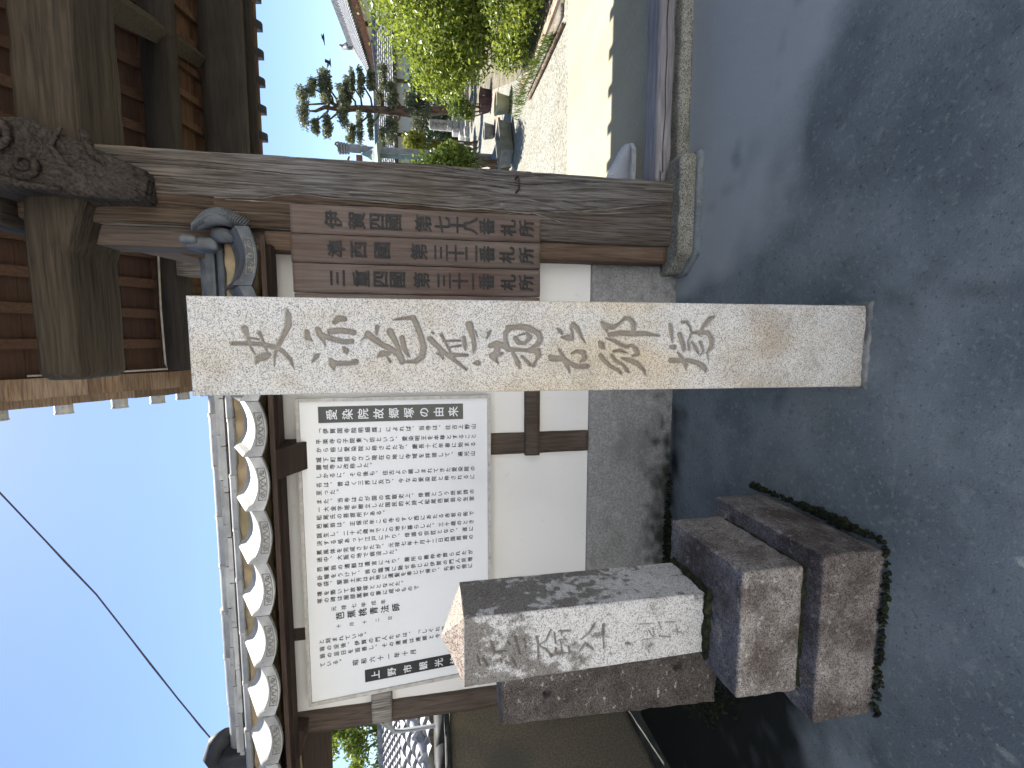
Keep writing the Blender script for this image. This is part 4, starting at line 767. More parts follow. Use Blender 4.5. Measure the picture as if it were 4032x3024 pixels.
# bracket arm coming forward from the post head
prof = [(2.56,2.885),(2.47,2.875),(2.42,2.93),(2.40,3.02),(2.37,3.10),(2.33,3.16),(2.30,3.26),(2.31,3.34),(2.27,3.42),(2.20,3.52),(2.19,3.62),(2.56,3.62)]
PZ = [2.87,2.93,3.02,3.10,3.16,3.26,3.34,3.42,3.52,3.62]; PY_ = [2.46,2.42,2.40,2.37,2.33,2.30,2.31,2.27,2.20,2.19]
def armwarp(p):
    f = max(0.0, min(1.0, (2.56-p.y)/0.36)); yy = 2.56 - (2.56-float(np.interp(p.z, PZ, PY_)))*f
    k = 1 - 0.10*max(0, min(1, (3.05-p.z)/0.15)); n_ = 0.020*noise.noise(Vector((p.x*9, 0, p.z*7))) + 0.010*noise.noise(Vector((p.x*22, 3, p.z*18)))
    k *= 1; p = Vector((0.650+(p.x-0.650)*(1-0.42*max(0, min(1, (3.22-p.z)/0.32))), p.y, p.z))
    return Vector((0.795+(p.x-0.795)*k + 0.016*noise.noise(Vector((1, p.y*6, p.z*6))), yy - n_*f*1.3, p.z - 0.02*noise.noise(Vector((p.x*8,0,0)))))
armo = ob('carved_bracket', MB().rough(0.650, 0.935, 2.20, 2.56, 2.875, 3.62, seg=0.012, bev=0.035, amp=0.006, freq=14, warp=armwarp), 'bracket_timber', G, smooth=True)
for (cx, cz, r0, tn, ph) in ((0.86,3.33,0.085,1.9,0.4),(0.745,3.24,0.055,1.6,2.2),(0.80,3.47,0.06,1.5,4.0)):
    yf = float(np.interp(cz, [2.93,3.10,3.26,3.42,3.62],[2.42,2.37,2.30,2.27,2.19]))
    sw = MB().tube([(cx+r0*(1-i/28)*math.cos(ph+i/24*tn*6.28), yf-0.012, cz+r0*(1-i/28)*math.sin(ph+i/24*tn*6.28)) for i in range(24)], [0.017-0.0003*i for i in range(24)], 7)
    ob('carved_scroll', sw, 'bracket_timber', armo, smooth=True)
for pts in ([(0.66,2.46,2.90),(0.70,2.43,2.97),(0.70,2.40,3.06),(0.76,2.36,3.13),(0.84,2.33,3.16),(0.92,2.34,3.12)], [(0.75,2.46,2.90),(0.79,2.42,2.98),(0.85,2.39,3.05),(0.93,2.38,3.06)], [(0.66,2.34,3.14),(0.665,2.31,3.27),(0.69,2.29,3.38),(0.67,2.24,3.5)]):
    ob('carved_scroll', MB().tube(pts, [0.010,0.018,0.020,0.018,0.014,0.008][:len(pts)], 7), 'bracket_timber', armo, smooth=True)
ob('post_cap', MB().rough(0.52,1.01,2.42,2.95,3.46,3.60, seg=0.05, bev=0.02, amp=0.003), 'bracket_timber', G, smooth=True)
# roof: planes of boards on rafters, falling to the rear and to the front
XL, XR = -0.31, 6.0
RY, RZ = 3.40, 5.46
SL = 0.80
def zr(y): return RZ - SL*abs(y-RY) if y <= 5.0 else 4.18 - 0.27*(y-5.0)
def slab(b, x0, x1, y0, y1, up0, up1):
    b.hexa([(x0,y0,zr(y0)+up0),(x1,y0,zr(y0)+up0),(x1,y1,zr(y1)+up0),(x0,y1,zr(y1)+up0),(x0,y0,zr(y0)+up1),(x1,y0,zr(y0)+up1),(x1,y1,zr(y1)+up1),(x0,y1,zr(y1)+up1)])
ys = [RY + 0.175*i for i in range(10)]
ys[-1] = 5.0
for a, c in zip(ys, ys[1:]):
    b = MB(); slab(b, XL, XR, a+0.003, c-0.001, 0.06+rnd.uniform(0,0.004), 0.085); ob('ceiling_board', b, 'board_timber', G)
ys = [5.0 + 0.158*i for i in range(7)]
for a, c in zip(ys, ys[1:]):
    b = MB(); slab(b, XL, XR, a+0.003, c-0.001, 0.06+rnd.uniform(0,0.004), 0.085); ob('soffit_board', b, 'soffit_timber', G)
b = MB(); slab(b, XL, XR, 1.25, RY, 0.06, 0.085); ob('front_slope_boards', b, 'board_timber', G)
rb = MB()
b = MB(); slab(b, 0, 0.085, RY, 5.0, 0.0, 0.06); raf = None
b.v = [(x-0.0425, y, z) for x, y, z in b.v]
for x in [-0.03+0.29*k*1.0 for k in range(0, 20)]:
    if raf is None: raf = ob('rafter', b, 'rafter_timber', G); raf.location.x = x; continue
    copy_part(raf, G, (x,0,0))
b = MB(); slab(b, -0.035, 0.035, 5.0, 5.92, 0.0, 0.06); fr = None
for x in [-0.03+0.29*k for k in range(0, 20)]:
    if fr is None: fr = ob('flying_rafter', b, 'soffit_timber', G); fr.location.x = x; continue
    copy_part(fr, G, (x,0,0))
ob('purlin', MB().rough(-0.295, 5.6, 4.90, 5.08, 3.92, 4.16, seg=0.12, bev=0.012, amp=0.003), 'dark_beam', G, smooth=True)
ob('rear_beam', MB().rough(-0.33, 5.8, 5.62, 5.72, 3.54, 3.97, seg=0.12, bev=0.01, amp=0.003), 'dark_beam', G, smooth=True)
ob('eave_fascia', MB().box(-0.35, 5.9, 5.90, 5.94, 3.515, 3.98), 'dark_beam', G)
ob('eave_strip', MB().box(-0.36, 5.9, 5.942, 5.99, 3.500, 3.56), 'soffit_timber', G)
tb = MB().tube([(3.02,5.60,3.98),(2.88,5.0,4.02),(2.66,4.4,3.96),(2.44,3.9,3.84),(2.22,3.4,3.66),(2.0,2.9,3.42),(1.9,2.7,3.30)], [0.09,0.105,0.115,0.115,0.115,0.115,0.115], 4)
ob('curved_tie_beam', tb, 'beam_timber', G)
ob('sloping_brace', MB().hexa([(0.50,2.75,3.02),(0.62,2.75,3.02),(0.62,3.7,2.78),(0.50,3.7,2.78),(0.50,2.75,3.22),(0.62,2.75,3.22),(0.62,3.7,2.98),(0.50,3.7,2.98)]), 'brown_timber', G)
ob('rear_post', MB().rough(0.62, 0.82, 4.80, 5.0, 0.0, 3.93, seg=0.1, bev=0.01, amp=0.002), 'old_timber', G, smooth=True)
ob('roof_cable', MB().tube([(0.9,4.785,4.06),(0.3,4.785,4.075),(-0.22,4.785,4.07),(-0.27,4.78,4.05),(-0.285,4.6,4.42),(-0.285,4.2,4.76)], 0.009, 6), 'cable_grey', G, smooth=True)
# right-hand post of the gate, out of the picture, carries the lintel's other end
ob('main_post', MB().rough(3.95, 4.33, 2.56, 2.90, 0.1, 3.6, seg=0.12, bev=0.012, amp=0.002), 'old_timber', G, smooth=True)
# verge: edge boards stepped along the slope, with tile ends beyond
y = RY
while y < 5.85:
    l = rnd.uniform(0.16, 0.24); y2 = min(y+l, 5.9)
    b = MB(); slab(b, -0.47-rnd.uniform(0,.012), XL, y+0.003, y2, -0.05+rnd.uniform(-.012,.012), 0.085); ob('verge_board', b, 'verge_timber', G)
    b = MB(); slab(b, -0.545-rnd.uniform(0,.015), -0.45, y+0.002, y2-0.002, 0.087, 0.15+rnd.uniform(0,.01)); ob('verge_board', b, 'verge_timber', G); y = y2
b = MB(); slab(b, -0.36, -0.325, RY, 5.9, -0.115, -0.05); ob('barge_board', b, 'brown_timber', G)
b = MB(); slab(b, -0.545, XR, 1.2, RY, 0.087, 0.16); slab(b, -0.545, XR, RY, 5.0, 0.151, 0.20); slab(b, -0.545, XR, 5.0, 5.98, 0.151, 0.20)
ob('tile_bed', b, 'dark_tile', G)
for k in range(8):
    y = 3.62+0.31*k
    b = MB().tube([(-0.44, y, zr(y)+0.235),(-0.635, y, zr(y)+0.235)], [0.062,0.062], 12)
    b.tube([(-0.636, y, zr(y)+0.235),(-0.648, y, zr(y)+0.235)], [0.066,0.066], 12)
    ob('verge_tile', b, 'roof_tile', G, smooth=False)
b = MB().tube([(0, 5.70, 3.985+0.10),(0, 6.0, 3.905+0.05)], 0.06, 12); b.tube([(0,5.97,3.55),(0,6.03,3.545)], 0.045, 10)
nose = None
for k in range(16):
    x = 0.25+0.31*k
    if nose is None:
        nb_ = MB().prism([(5.94,3.50),(6.0,3.452),(6.04,3.452),(6.05,3.52),(5.94,3.56)], 'x', -0.045, 0.045)
        nose = ob('eave_tile', nb_, 'dark_tile', G); nose.location.x = x; continue
    copy_part(nose, G, (x,0,0))
rt_ = MB().tube([(-0.62,RY,RZ+0.28),(6,RY,RZ+0.28)], 0.12, 12); rt_.box(-0.55,6,RY-0.12,RY+0.12,RZ+0.05,RZ+0.26); ob('ridge', rt_, 'dark_tile', G, smooth=False)
rk = MB().tube([(-0.98,3.5,5.62),(-0.90,3.46,5.66),(-0.7,3.42,5.68),(-0.5,3.40,5.70)], [0.05,0.10,0.13,0.14], 12); ob('ridge_end_tile', rk, 'dark_tile', G, smooth=True)
# sill, kerb strip and the stone under the post
sl = MB()
nx, nz = 170, 14
def sill(p): 
    return p
ob('sill_beam', MB().rough(0.965, 4.4, 2.60, 2.765, 0.103, 0.204, seg=0.022, bev=0.012, amp=0.004, freq=6, warp=lambda p: Vector((p.x, p.y+0.006*noise.noise(Vector((p.x*1.5,0,p.z*9))), p.z + (0.035*max(0,1-(p.x-0.965)/0.16) if p.z < 0.15 else 0)))), 'sill_timber', G, smooth=True)
cr = MB().tube([(1.02+0.17*i, 2.597+0.002*math.sin(i), 0.158+0.010*noise.noise(Vector((i*0.7,0,0)))) for i in range(20)], 0.0035, 5); ob('sill_crack', cr, 'iron', G, smooth=True)
ks = thing('kerb_stone', 'long low granite kerb strip under the timber sill of the gate', 'kerb stone', (2.6, 2.62, 0))
ob('stone', MB().rough(1.085, 5.0, 2.585, 2.80, -0.01, 0.066, seg=0.03, bev=0.012, amp=0.006, freq=9), 'kerb_stone', ks, smooth=True)
ps = thing('post_stone', 'rough granite base stone under the main gate post', 'base stone', (0.75, 2.65, 0))
ob('stone', MB().rough(0.415, 1.088, 2.455, 2.93, -0.02, 0.118, seg=0.014, bev=0.018, amp=0.007, freq=12, warp=lambda p: Vector((p.x, p.y + 0.13*max(0, (0.52-p.x)/0.11)*(1 if p.y < 2.6 else 0), p.z))), 'kerb_stone', ps, smooth=True)
ob('plinth', MB().rough(0.40, 1.10, 2.425, 2.93, -0.02, 0.028, seg=0.02, bev=0.012, amp=0.006, freq=12, warp=lambda p: Vector((p.x, p.y + 0.13*max(0, (0.51-p.x)/0.11)*(1 if p.y < 2.6 else 0), p.z))), 'forecourt', ps, smooth=True)

# ------------------------------------------------------------------ the tall granite pillar with carved strokes
def stroke_field(xs, zs, strokes, sc=1.0, reach=0.004):
    """signed distance (negative inside a stroke) at every grid point"""
    XX, ZZ = np.meshgrid(xs, zs); D = np.full(XX.shape, 1.0)
    for st in strokes:
        if len(st) == 1: st = st*2
        for (xa, za, ra), (xb, zb, rb) in zip(st, st[1:]):
            r = max(ra, rb)+reach*2
            i0, i1 = np.searchsorted(xs, [min(xa,xb)-r, max(xa,xb)+r]); k0, k1 = np.searchsorted(zs, [min(za,zb)-r, max(za,zb)+r])
            if i1 <= i0 or k1 <= k0: continue
            px = XX[k0:k1,i0:i1]; pz = ZZ[k0:k1,i0:i1]; dx, dz = xb-xa, zb-za; l2 = dx*dx+dz*dz+1e-12
            t = np.clip(((px-xa)*dx+(pz-za)*dz)/l2, 0, 1)
            d = np.hypot(px-(xa+dx*t), pz-(za+dz*t)) - (ra+(rb-ra)*t)
            D[k0:k1,i0:i1] = np.minimum(D[k0:k1,i0:i1], d)
    return D
def stone_post(name, parent, corners_b, corners_t, zb, zt, y0, depth, yaw, strokes, cell, deep, ma, edge, amp, grime_shade):
    (xb0, xb1), (xt0, xt1) = corners_b, corners_t
    xs = np.arange(min(xb0,xt0), max(xb1,xt1)+cell, cell); nxx = int((xb1-xb0)/cell); nzz = int((zt-zb)/cell)
    fx = np.linspace(min(xb0,xt0)-0.01, max(xb1,xt1)+0.01, nxx+8); fz = np.linspace(zb, zt, nzz+1)
    D = stroke_field(fx, fz, strokes)
    V = []; cv = []; gm = []
    for k in range(nzz+1):
        z = fz[k]; t = k/nzz; a = xb0+(xt0-xb0)*t; c = xb1+(xt1-xb1)*t
        for i in range(nxx+1):
            s = i/nxx; x = a+(c-a)*s
            d = np.interp(x, fx, D[k])
            q = min(1, max(0, -d/0.0035+0.35)); q = q*q*(3-2*q)
            e = min(s*(c-a), (1-s)*(c-a), (zt-z)); rd = edge*max(0, 1-e/edge)**2 if e < edge else 0
            nn = noise.noise(Vector((x*60, z*60, 0)))*amp + noise.noise(Vector((x*9, z*9, 2)))*amp*1.5
            rr = 0 if e > edge*2 else noise.noise(Vector((x*40, z*40, 7)))*edge*0.5
            V.append((x, y0 + q*deep + rd + nn + max(0, rr), z)); cv.append(q); gm.append(grime_shade(x, z, s))
    W_ = nxx+1
    F = [(k*W_+i, k*W_+i+1, (k+1)*W_+i+1, (k+1)*W_+i) for k in range(nzz) for i in range(nxx)]
    b = MB(); b.add(V, F); nfront = len(V)
    # sides and back share the front's edge so nothing gapes
    sh = math.tan(yaw)*depth; st = max(1, nzz//200); kk = list(range(0, nzz, st)) + [nzz]
    def side(col, sgn):
        base = len(b.v); nd = 40
        for k in kk:
            xf, yf, z = V[k*W_+col]
            for j in range(nd+1):
                u = j/nd; b.v.append((xf+sh*u + 0.0*sgn + (noise.noise(Vector((z*15, u*4, sgn*5)))*amp*2 if 0 < j else 0)*0.0 + (noise.noise(Vector((z*20, u*5, sgn*5)))*amp*1.5 if 0 < j < nd else 0), yf+depth*u, z)); cv.append(0); gm.append(grime_shade(xf+depth*u*1.0, z, 2 if sgn > 0 else -1))
        for r in range(len(kk)-1):
            for j in range(nd):
                q = (base+r*(nd+1)+j, base+r*(nd+1)+j+1, base+(r+1)*(nd+1)+j+1, base+(r+1)*(nd+1)+j)
                b.f.append(q if sgn > 0 else q[::-1])
    side(nxx, 1); side(0, -1)
    base = len(b.v); x0, _, _ = V[0]; x1 = V[nxx][0]; xt0_, xt1_ = V[nzz*W_][0], V[nzz*W_+nxx][0]
    for p in ((x0+sh,y0+depth+edge,zb),(x1+sh,y0+depth+edge,zb),(xt1_+sh,y0+depth+edge,zt),(xt0_+sh,y0+depth+edge,zt)): b.v.append(p); cv.append(0); gm.append(grime_shade(p[0], p[2], 0.5))
    b.f.append((base+1, base, base+3, base+2))
    return b, cv, gm, (V[nzz*W_], V[nzz*W_+nxx], sh)
TP = thing('stone_pillar', 'tall granite pillar carved with a column of brush-style characters, standing in the centre', 'pillar', (-0.016, 1.5, 0))
def gr_tall(x, z, s):
    a = max(0, 1-abs(z-0.42)/0.30)*0.9*max(0, 0.6+noise.noise(Vector((x*9, z*7, 1)))) + max(0, 1-z/0.10)*0.5
    a += 0.35*max(0, noise.noise(Vector((x*6, z*3, 4))))*(1 if z > 0.3 else 0)
    return min(1, a)
def st_tall(x, z):
    e = abs(x)/0.14; h = math.exp(-((z-1.08)/0.42)**2)
    return max(0, min(1, h*(0.55+1.1*e*e) + 1.3*noise.noise(Vector((x*7, z*2.6, 11))) - 0.35))*(0.9 if z < 1.7 else 0.5)
b, cv, gm, tp_ = stone_post('shaft', TP, (-0.163,0.130), (-0.154,0.123), 0.0, 2.211, 1.37, 0.27, -R(3.5), [[(x, z, r*1.10) for x, z, r in st] for st in STROKES_TALL], 0.0022, 0.012, 'tall_granite', 0.004, 0.0006, gr_tall)
a0, a1, sh = tp_
base = len(b.v); b.v += [(a0[0],a0[1],2.211),(a1[0],a1[1],2.211),(a1[0]+sh,1.645,2.211),(a0[0]+sh,1.645,2.211)]; cv += [0]*4; gm += [0]*4; b.f.append((base,base+1,base+2,base+3))
o = ob('shaft', b, 'tall_granite', TP, smooth=True); setattr_f(o, 'stain', [st_tall(v[0], v[2]) for v in b.v]); setattr_f(o, 'carve', cv); setattr_f(o, 'grime_shade', gm)
ob('mortar_collar', MB().rough(-0.176, 0.143, 1.350, 1.66, -0.03, 0.007, seg=0.010, bev=0.006, amp=0.008, freq=26), 'mortar', TP, smooth=True)

def top_shade(o, zt):  # shade painted into the colour of the blocks' top faces
    me = o.data; setattr_f(o, 'grime_shade', [min(1, max(0, 0.75 + (v.co.z+WZ(o) - zt)/0.004)) + 0.0 for v in me.vertices])
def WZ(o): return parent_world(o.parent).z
# ------------------------------------------------------------------ the small waymarker on its two blocks
SP = thing('waymarker', 'short granite waymarker with a pointed cap, worn carving and two stacked base blocks', 'stone marker', (-1.08, 1.55, 0))
ob('lower_block', MB().rough(-1.345,-0.728,1.238,1.84,-0.02,0.243, seg=0.009, bev=0.009, amp=0.0028, freq=14, seed=1,
   warp=None), 'mossy_block', SP, smooth=True)
top_shade(bpy.data.objects['lower_block'], 0.243)
ob('upper_block', MB().rough(-1.266,-0.792,1.298,1.765,0.262,0.507, seg=0.009, bev=0.009, amp=0.0028, freq=15, seed=5), 'mossy_block', SP, smooth=True)
top_shade(bpy.data.objects['upper_block'], 0.507)
ob('joint_moss', MB().rough(-1.256,-0.802,1.308,1.752,0.232,0.274, seg=0.010, bev=0.008, amp=0.013, freq=24), 'moss', SP, smooth=True)
SS = [[(x*0.925, 1.55+(z-1.55)*0.925, r*1.35) for x, z, r in st] for st in STROKES_SMALL]
def gr_small(x, z, s):
    n = noise.noise(Vector((x*14, z*10, 3))); n2 = noise.noise(Vector((x*5, z*3, 8)))
    if s > 1.5:   # right face: dark crust above, paler below
        return min(0.95, max(0, 0.34 + 1.2*n + 0.9*noise.noise(Vector((x*40, z*32, 1))) + (z-0.92)*1.6 - 0.08))
    t = max(0, (z-1.15)/0.30); left = max(0, 0.6-s)*0.8*min(1, max(0, (z-0.85)/0.2))
    edge = 0.9*max(0, 1-(1.455-z)/0.05)
    return min(0.88, max(0, t*0.65 + left + edge + 0.8*n + 0.4*n2 - 0.06 + 0.5*noise.noise(Vector((x*38, z*30, 4)))*(1 if z > 0.9 else 0.3)))
b, cv, gm, tp_ = stone_post('shaft', SP, (-1.217,-0.972), (-1.232,-0.971), 0.495, 1.455, 1.480, 0.235, R(0.5), SS, 0.0024, 0.0075, 'small_granite', 0.006, 0.0011, gr_small)
a0, a1, sh = tp_; ap_ = (-1.025+(-0.08), 1.60, 1.532)
base = len(b.v); b.v += [(a0[0],a0[1],1.455),(a1[0],a1[1],1.455),(a1[0]+sh,1.722,1.455),(a0[0]+sh,1.722,1.455)]; cv += [0]*4; gm += [0.9]*4
o = ob('shaft', b, 'small_granite', SP, smooth=True); setattr_f(o, 'carve', cv); setattr_f(o, 'grime_shade', gm)
cap = MB(); n = 14
c4 = [Vector((a0[0]-0.001,a0[1]-0.003,1.452)), Vector((a1[0]+0.001,a1[1]-0.003,1.452)), Vector((a1[0]+sh,1.722,1.452)), Vector((a0[0]+sh,1.722,1.452))]; ap = Vector(ap_)
for q in range(4):
    A, Bq = c4[q], c4[(q+1)%4]; V = []
    for i in range(n+1):
        for j in range(n+1):
            e = A.lerp(Bq, j/n); p = e.lerp(ap, i/n)
            V.append(tuple(p + Vector((0,0,1))*(0.0035*noise.noise(p*45) + 0.002*noise.noise(p*14) if 0 < i else 0)))
    cap.add(V, [(i*(n+1)+j, i*(n+1)+j+1, (i+1)*(n+1)+j+1, (i+1)*(n+1)+j) for i in range(n) for j in range(n)])
granite('cap_granite', (0.36,0.31,0.27), (0.25,0.205,0.175), (0.10,0.08,0.07), 230, layers=(((0.6,0.5,0.42), 12.0, 0.45, 0.7, 0.7),), bump=0.8)
ob('pointed_cap', cap, 'cap_granite', SP, smooth=True)
ob('foot_moss', MB().rough(-1.236,-0.952,1.460,1.738,0.497,0.524, seg=0.008, bev=0.008, amp=0.014, freq=24), 'moss', SP, smooth=True)
moss_strip('moss_drift', [(-0.705,1.90),(-0.695,1.55),(-0.70,1.24),(-0.80,1.222),(-1.34,1.222)], 0.012, 'thick dark green moss round the foot of the lower base block', h=0.022, seed=8, rm=0.5, dens=6)
moss_strip('moss_drift', [(-2.25,2.35),(-1.9,1.95),(-1.55,1.9),(-1.45,1.5)], 0.09, 'black moss on the ground between the dark slab and the base blocks', h=0.012, seed=12, rm=0.6, dens=5)

# ------------------------------------------------------------------ the dark slab behind it, with two holes
SB = thing('stone_slab', 'dark lichen-spotted upright stone slab with two round holes, behind the waymarker', 'stone slab', (-1.86, 2.15, 0))
nx, nz = 84, 300; V = []
HO = [(-1.845, 0.983, 0.024), (-1.79, 0.235, 0.030)]
for k in range(nz+1):
    t = k/nz; z = -0.01+1.235*t
    for i in range(nx+1):
        s = i/nx; x = -2.045 + 0.055*t + s*(0.335-0.05*t)
        e = min(s*0.3, (1-s)*0.3, (1-t)*1.2); d = 0.014*max(0, 1-e/0.014)**2 if e < 0.014 else 0
        dd = d + 0.006*noise.noise(Vector((x*12, z*12, 3))) + 0.004*noise.noise(Vector((x*40, z*40, 5))) + 0.10*0
        for hx, hz, hr in HO:
            q = math.hypot(x-hx, z-hz)
            if q < hr: dd += 0.045*min(1, (hr-q)/0.005)
        V.append((x, 2.10+dd, z))
b = MB(); b.add(V, [(k*(nx+1)+i, k*(nx+1)+i+1, (k+1)*(nx+1)+i+1, (k+1)*(nx+1)+i) for k in range(nz) for i in range(nx)])
W_ = nx+1
for col in (0, nx):
    base = len(b.v)
    for k in range(0, nz+1, 6):
        x, y, z = V[k*W_+col]; b.v += [(x, y, z), (x, y+0.16, z)]
    for r in range(nz//6): b.f.append((base+2*r, base+2*r+1, base+2*r+3, base+2*r+2))
base = len(b.v)
for i in range(0, nx+1, 4):
    x, y, z = V[nz*W_+i]; b.v += [(x, y, z), (x, y+0.16, z+0.004*noise.noise(Vector((x*20,0,0))))]
for r in range(nx//4): b.f.append((base+2*r, base+2*r+2, base+2*r+3, base+2*r+1))
p = [V[0], V[nx], V[nz*W_+nx], V[nz*W_]]; base = len(b.v); b.v += [(q[0], 2.262, q[2]) for q in p]; b.f.append((base+1, base, base+3, base+2))
ob('slab', b, 'dark_slab', SB, smooth=True)

# ------------------------------------------------------------------ a shoe left behind the post
sh_ = thing('shoe', 'pale blue canvas shoe with its toe poking out behind the gate post', 'shoe', (0,0,0))
b = MB(); secs = []
prof = [(0.88,0.045,0.125),(0.94,0.055,0.155),(1.00,0.056,0.180),(1.06,0.054,0.190),(1.10,0.056,0.175),(1.15,0.062,0.150),(1.20,0.066,0.120),(1.25,0.064,0.095),(1.29,0.052,0.070),(1.315,0.02,0.045)]
seg = 14
for x, hw, h in prof:
    for i in range(seg):
        a = 2*math.pi*i/seg; secs.append((x, 2.95+hw*math.cos(a)*(1 if math.sin(a) < 0.3 else 0.9), 0.03 + (h/2)*(1+math.sin(a))))
b.add(secs, [(k*seg+i, k*seg+(i+1)%seg, (k+1)*seg+(i+1)%seg, (k+1)*seg+i) for k in range(len(prof)-1) for i in range(seg)] + [tuple(range(seg)), tuple(range((len(prof)-1)*seg, len(prof)*seg))[::-1]])
ob('upper', b, 'shoe_fabric', sh_, smooth=True)
ob('sole', MB().prism([(0.86,2.91),(0.88,2.89),(1.0,2.895),(1.15,2.885),(1.26,2.89),(1.32,2.93),(1.32,2.97),(1.26,3.01),(1.0,3.005),(0.88,3.01),(0.86,2.99)], 'z', 0.008, 0.040), 'shoe_rubber', sh_)
ob('laces', MB().tube([(1.03,2.90,0.19),(1.05,2.94,0.215),(1.03,2.99,0.20)], 0.004, 6).tube([(1.07,2.90,0.185),(1.085,2.94,0.205),(1.07,2.99,0.19)], 0.004, 6), 'shoe_rubber', sh_, smooth=True)
ob('toe_seam', MB().tube([(1.175,2.895,0.06),(1.165,2.90,0.11),(1.155,2.95,0.172),(1.165,3.0,0.11)], 0.0035, 6), 'shoe_fabric', sh_, smooth=True)
sh_.location = (0.185, 0.40, 0.0)
# ------------------------------------------------------------------ the garden beyond the gate
def stems(name, pts_list, r, ma, parent):
    b = MB()
    for pts in pts_list: b.tube(pts, [r*(1-0.7*i/(len(pts)-1)) for i in range(len(pts))], 6)
    return ob(name, b, ma, parent, smooth=True)
def shrub(name, label, cat, base, blobs, n, size, ma, seed, group=None, nst=7):
    t = thing(name, label, cat, base, group)
    leafob('foliage', leaves(blobs, n, size, seed), ma, t)
    rg = random.Random(seed); L_ = []
    for k in range(nst):
        c = rg.choice(blobs); p0 = Vector(base)+Vector((rg.uniform(-.12,.12), rg.uniform(-.12,.12), 0)); p1 = Vector((c[0]+rg.uniform(-.6,.6)*c[3], c[1]+rg.uniform(-.6,.6)*c[4], c[2]+rg.uniform(0,.7)*c[5]))
        mid = p0.lerp(p1, 0.5)+Vector((rg.uniform(-.08,.08), rg.uniform(-.08,.08), 0.08)); L_.append([p0, mid, p1])
    stems('stem', L_, 0.022, 'bark', t); return t
shrub('broadleaf_bush', 'large bright green leafy bush filling the right side of the garden, taller than a person', 'bush', (5.3,7.2,0),
      [(5.7,7.7,1.45,1.35,1.2,1.10),(4.75,7.5,1.15,0.62,0.9,0.72),(5.0,6.6,1.65,0.80,0.8,0.85),(6.3,6.9,1.3,1.3,1.2,1.35),(4.45,7.9,1.35,0.40,0.6,0.45),(5.2,6.2,1.2,0.7,0.6,0.7)], 80000, 0.035, 'bush_leaf', 11, nst=16)
shrub('broadleaf_bush', 'low rounded green bush in front of the large one, overhanging the timber edging', 'bush', (4.8,6.2,0),
      [(4.45,6.05,0.46,0.42,0.55,0.42),(4.75,5.45,0.40,0.50,0.50,0.40),(4.30,6.8,0.34,0.30,0.5,0.30),(5.2,5.8,0.6,0.5,0.5,0.5)], 17000, 0.030, 'bush_leaf', 12)
shrub('leafy_shrub', 'young bright green shrub beside the gate post, behind the long grey planter', 'shrub', (3.4,8.9,0),
      [(3.22,8.9,1.42,0.30,0.4,0.48),(3.44,8.8,1.08,0.26,0.35,0.42),(3.2,8.9,0.95,0.28,0.3,0.35)], 2800, 0.052, 'shrub_leaf', 13)
shrub('yellow_shrub', 'yellow-green shrub standing to the left of the small inscribed stone', 'shrub', (6.3,15.0,0),
      [(6.25,15,1.98,0.34,0.35,0.36),(5.95,15,1.3,0.34,0.35,0.5)], 2000, 0.07, 'yellow_leaf', 14)
shrub('dark_shrub', 'dark green clipped shrub beneath the yellow-green one', 'shrub', (6.7,16.5,0),
      [(6.2,16.3,0.75,0.62,0.5,0.75),(6.75,16.8,1.2,0.42,0.4,0.5)], 5000, 0.06, 'dark_leaf', 15)
shrub('dark_shrub', 'dark feathery shrub to the right of the small inscribed stone', 'shrub', (10.3,19.5,0),
      [(10.0,18.9,1.0,0.62,0.5,0.75),(10.9,19.8,0.75,0.7,0.5,0.7),(9.75,18.6,1.9,0.35,0.35,0.35)], 6500, 0.06, 'dark_leaf', 16)
hedge = leafob('hedge', leaves([(8.3,22.3,1.1,2.2,0.6,1.1),(12.0,22.5,1.2,2.6,0.6,1.2),(16,22.5,1.4,2.6,0.8,1.4),(5.0,22.3,1.0,2,0.6,1.0)], 16000, 0.09, 17), 'dark_leaf')
tag(hedge, 'long dark evergreen hedge behind the garden stones, in front of the white house', 'hedge')
shrub('leafy_shrub', 'bright green sprigs leaning over the dark square pot on the gravel', 'shrub', (6.1,12.2,0), [(6.05,12.1,0.80,0.36,0.30,0.28),(5.85,12.0,0.55,0.2,0.2,0.18)], 1300, 0.045, 'shrub_leaf', 18)
# weeds and blades along the edging
gr = MB(); rg = random.Random(5)
for k in range(420):
    t = rg.random(); x = 3.72+0.5*t*rg.uniform(0.2,1.4); y = 5.6+2.6*t; h = rg.uniform(0.05,0.22); a = rg.uniform(0,6.28)
    dx, dy = math.cos(a)*h*0.5, math.sin(a)*h*0.5; wq = 0.004
    gr.add([(x-wq,y,0),(x+wq,y,0),(x+dx*0.5+wq,y+dy*0.5,h*0.7),(x+dx*0.5-wq,y+dy*0.5,h*0.7),(x+dx,y+dy,h*0.85)], [(0,1,2,3),(3,2,4)])
go = ob('grass_blades', gr, 'bush_leaf', None, kind='stuff'); tag(go, 'loose grass blades growing along the edge of the pebbled paving', 'grass')
ed = thing('garden_edging', 'weathered timber edging lying slanted along the pebbled paving, below the bushes', 'edging', (3.7,6.1,0))
ob('board', MB().rough(0,0.16,0,1.9,0.0,0.035, seg=0.1, bev=0.008, amp=0.003), 'old_timber', ed, smooth=True).matrix_local = Matrix.Translation((0.0,-0.8,0.005)) @ Matrix.Rotation(R(-4), 4, 'Z')
for o_ in list(ed.children):
    me = o_.data
    for v in me.vertices: v.co += ed.location
ob('rail', MB().tube([(3.58,5.22,0.03),(3.62,6.1,0.035),(3.70,7.05,0.03)], 0.022, 8), 'bark', ed, smooth=True)
ed2 = thing('garden_edging', 'pair of flat brown edging boards further right, half under the low bush', 'edging', (4.1,6.6,0))
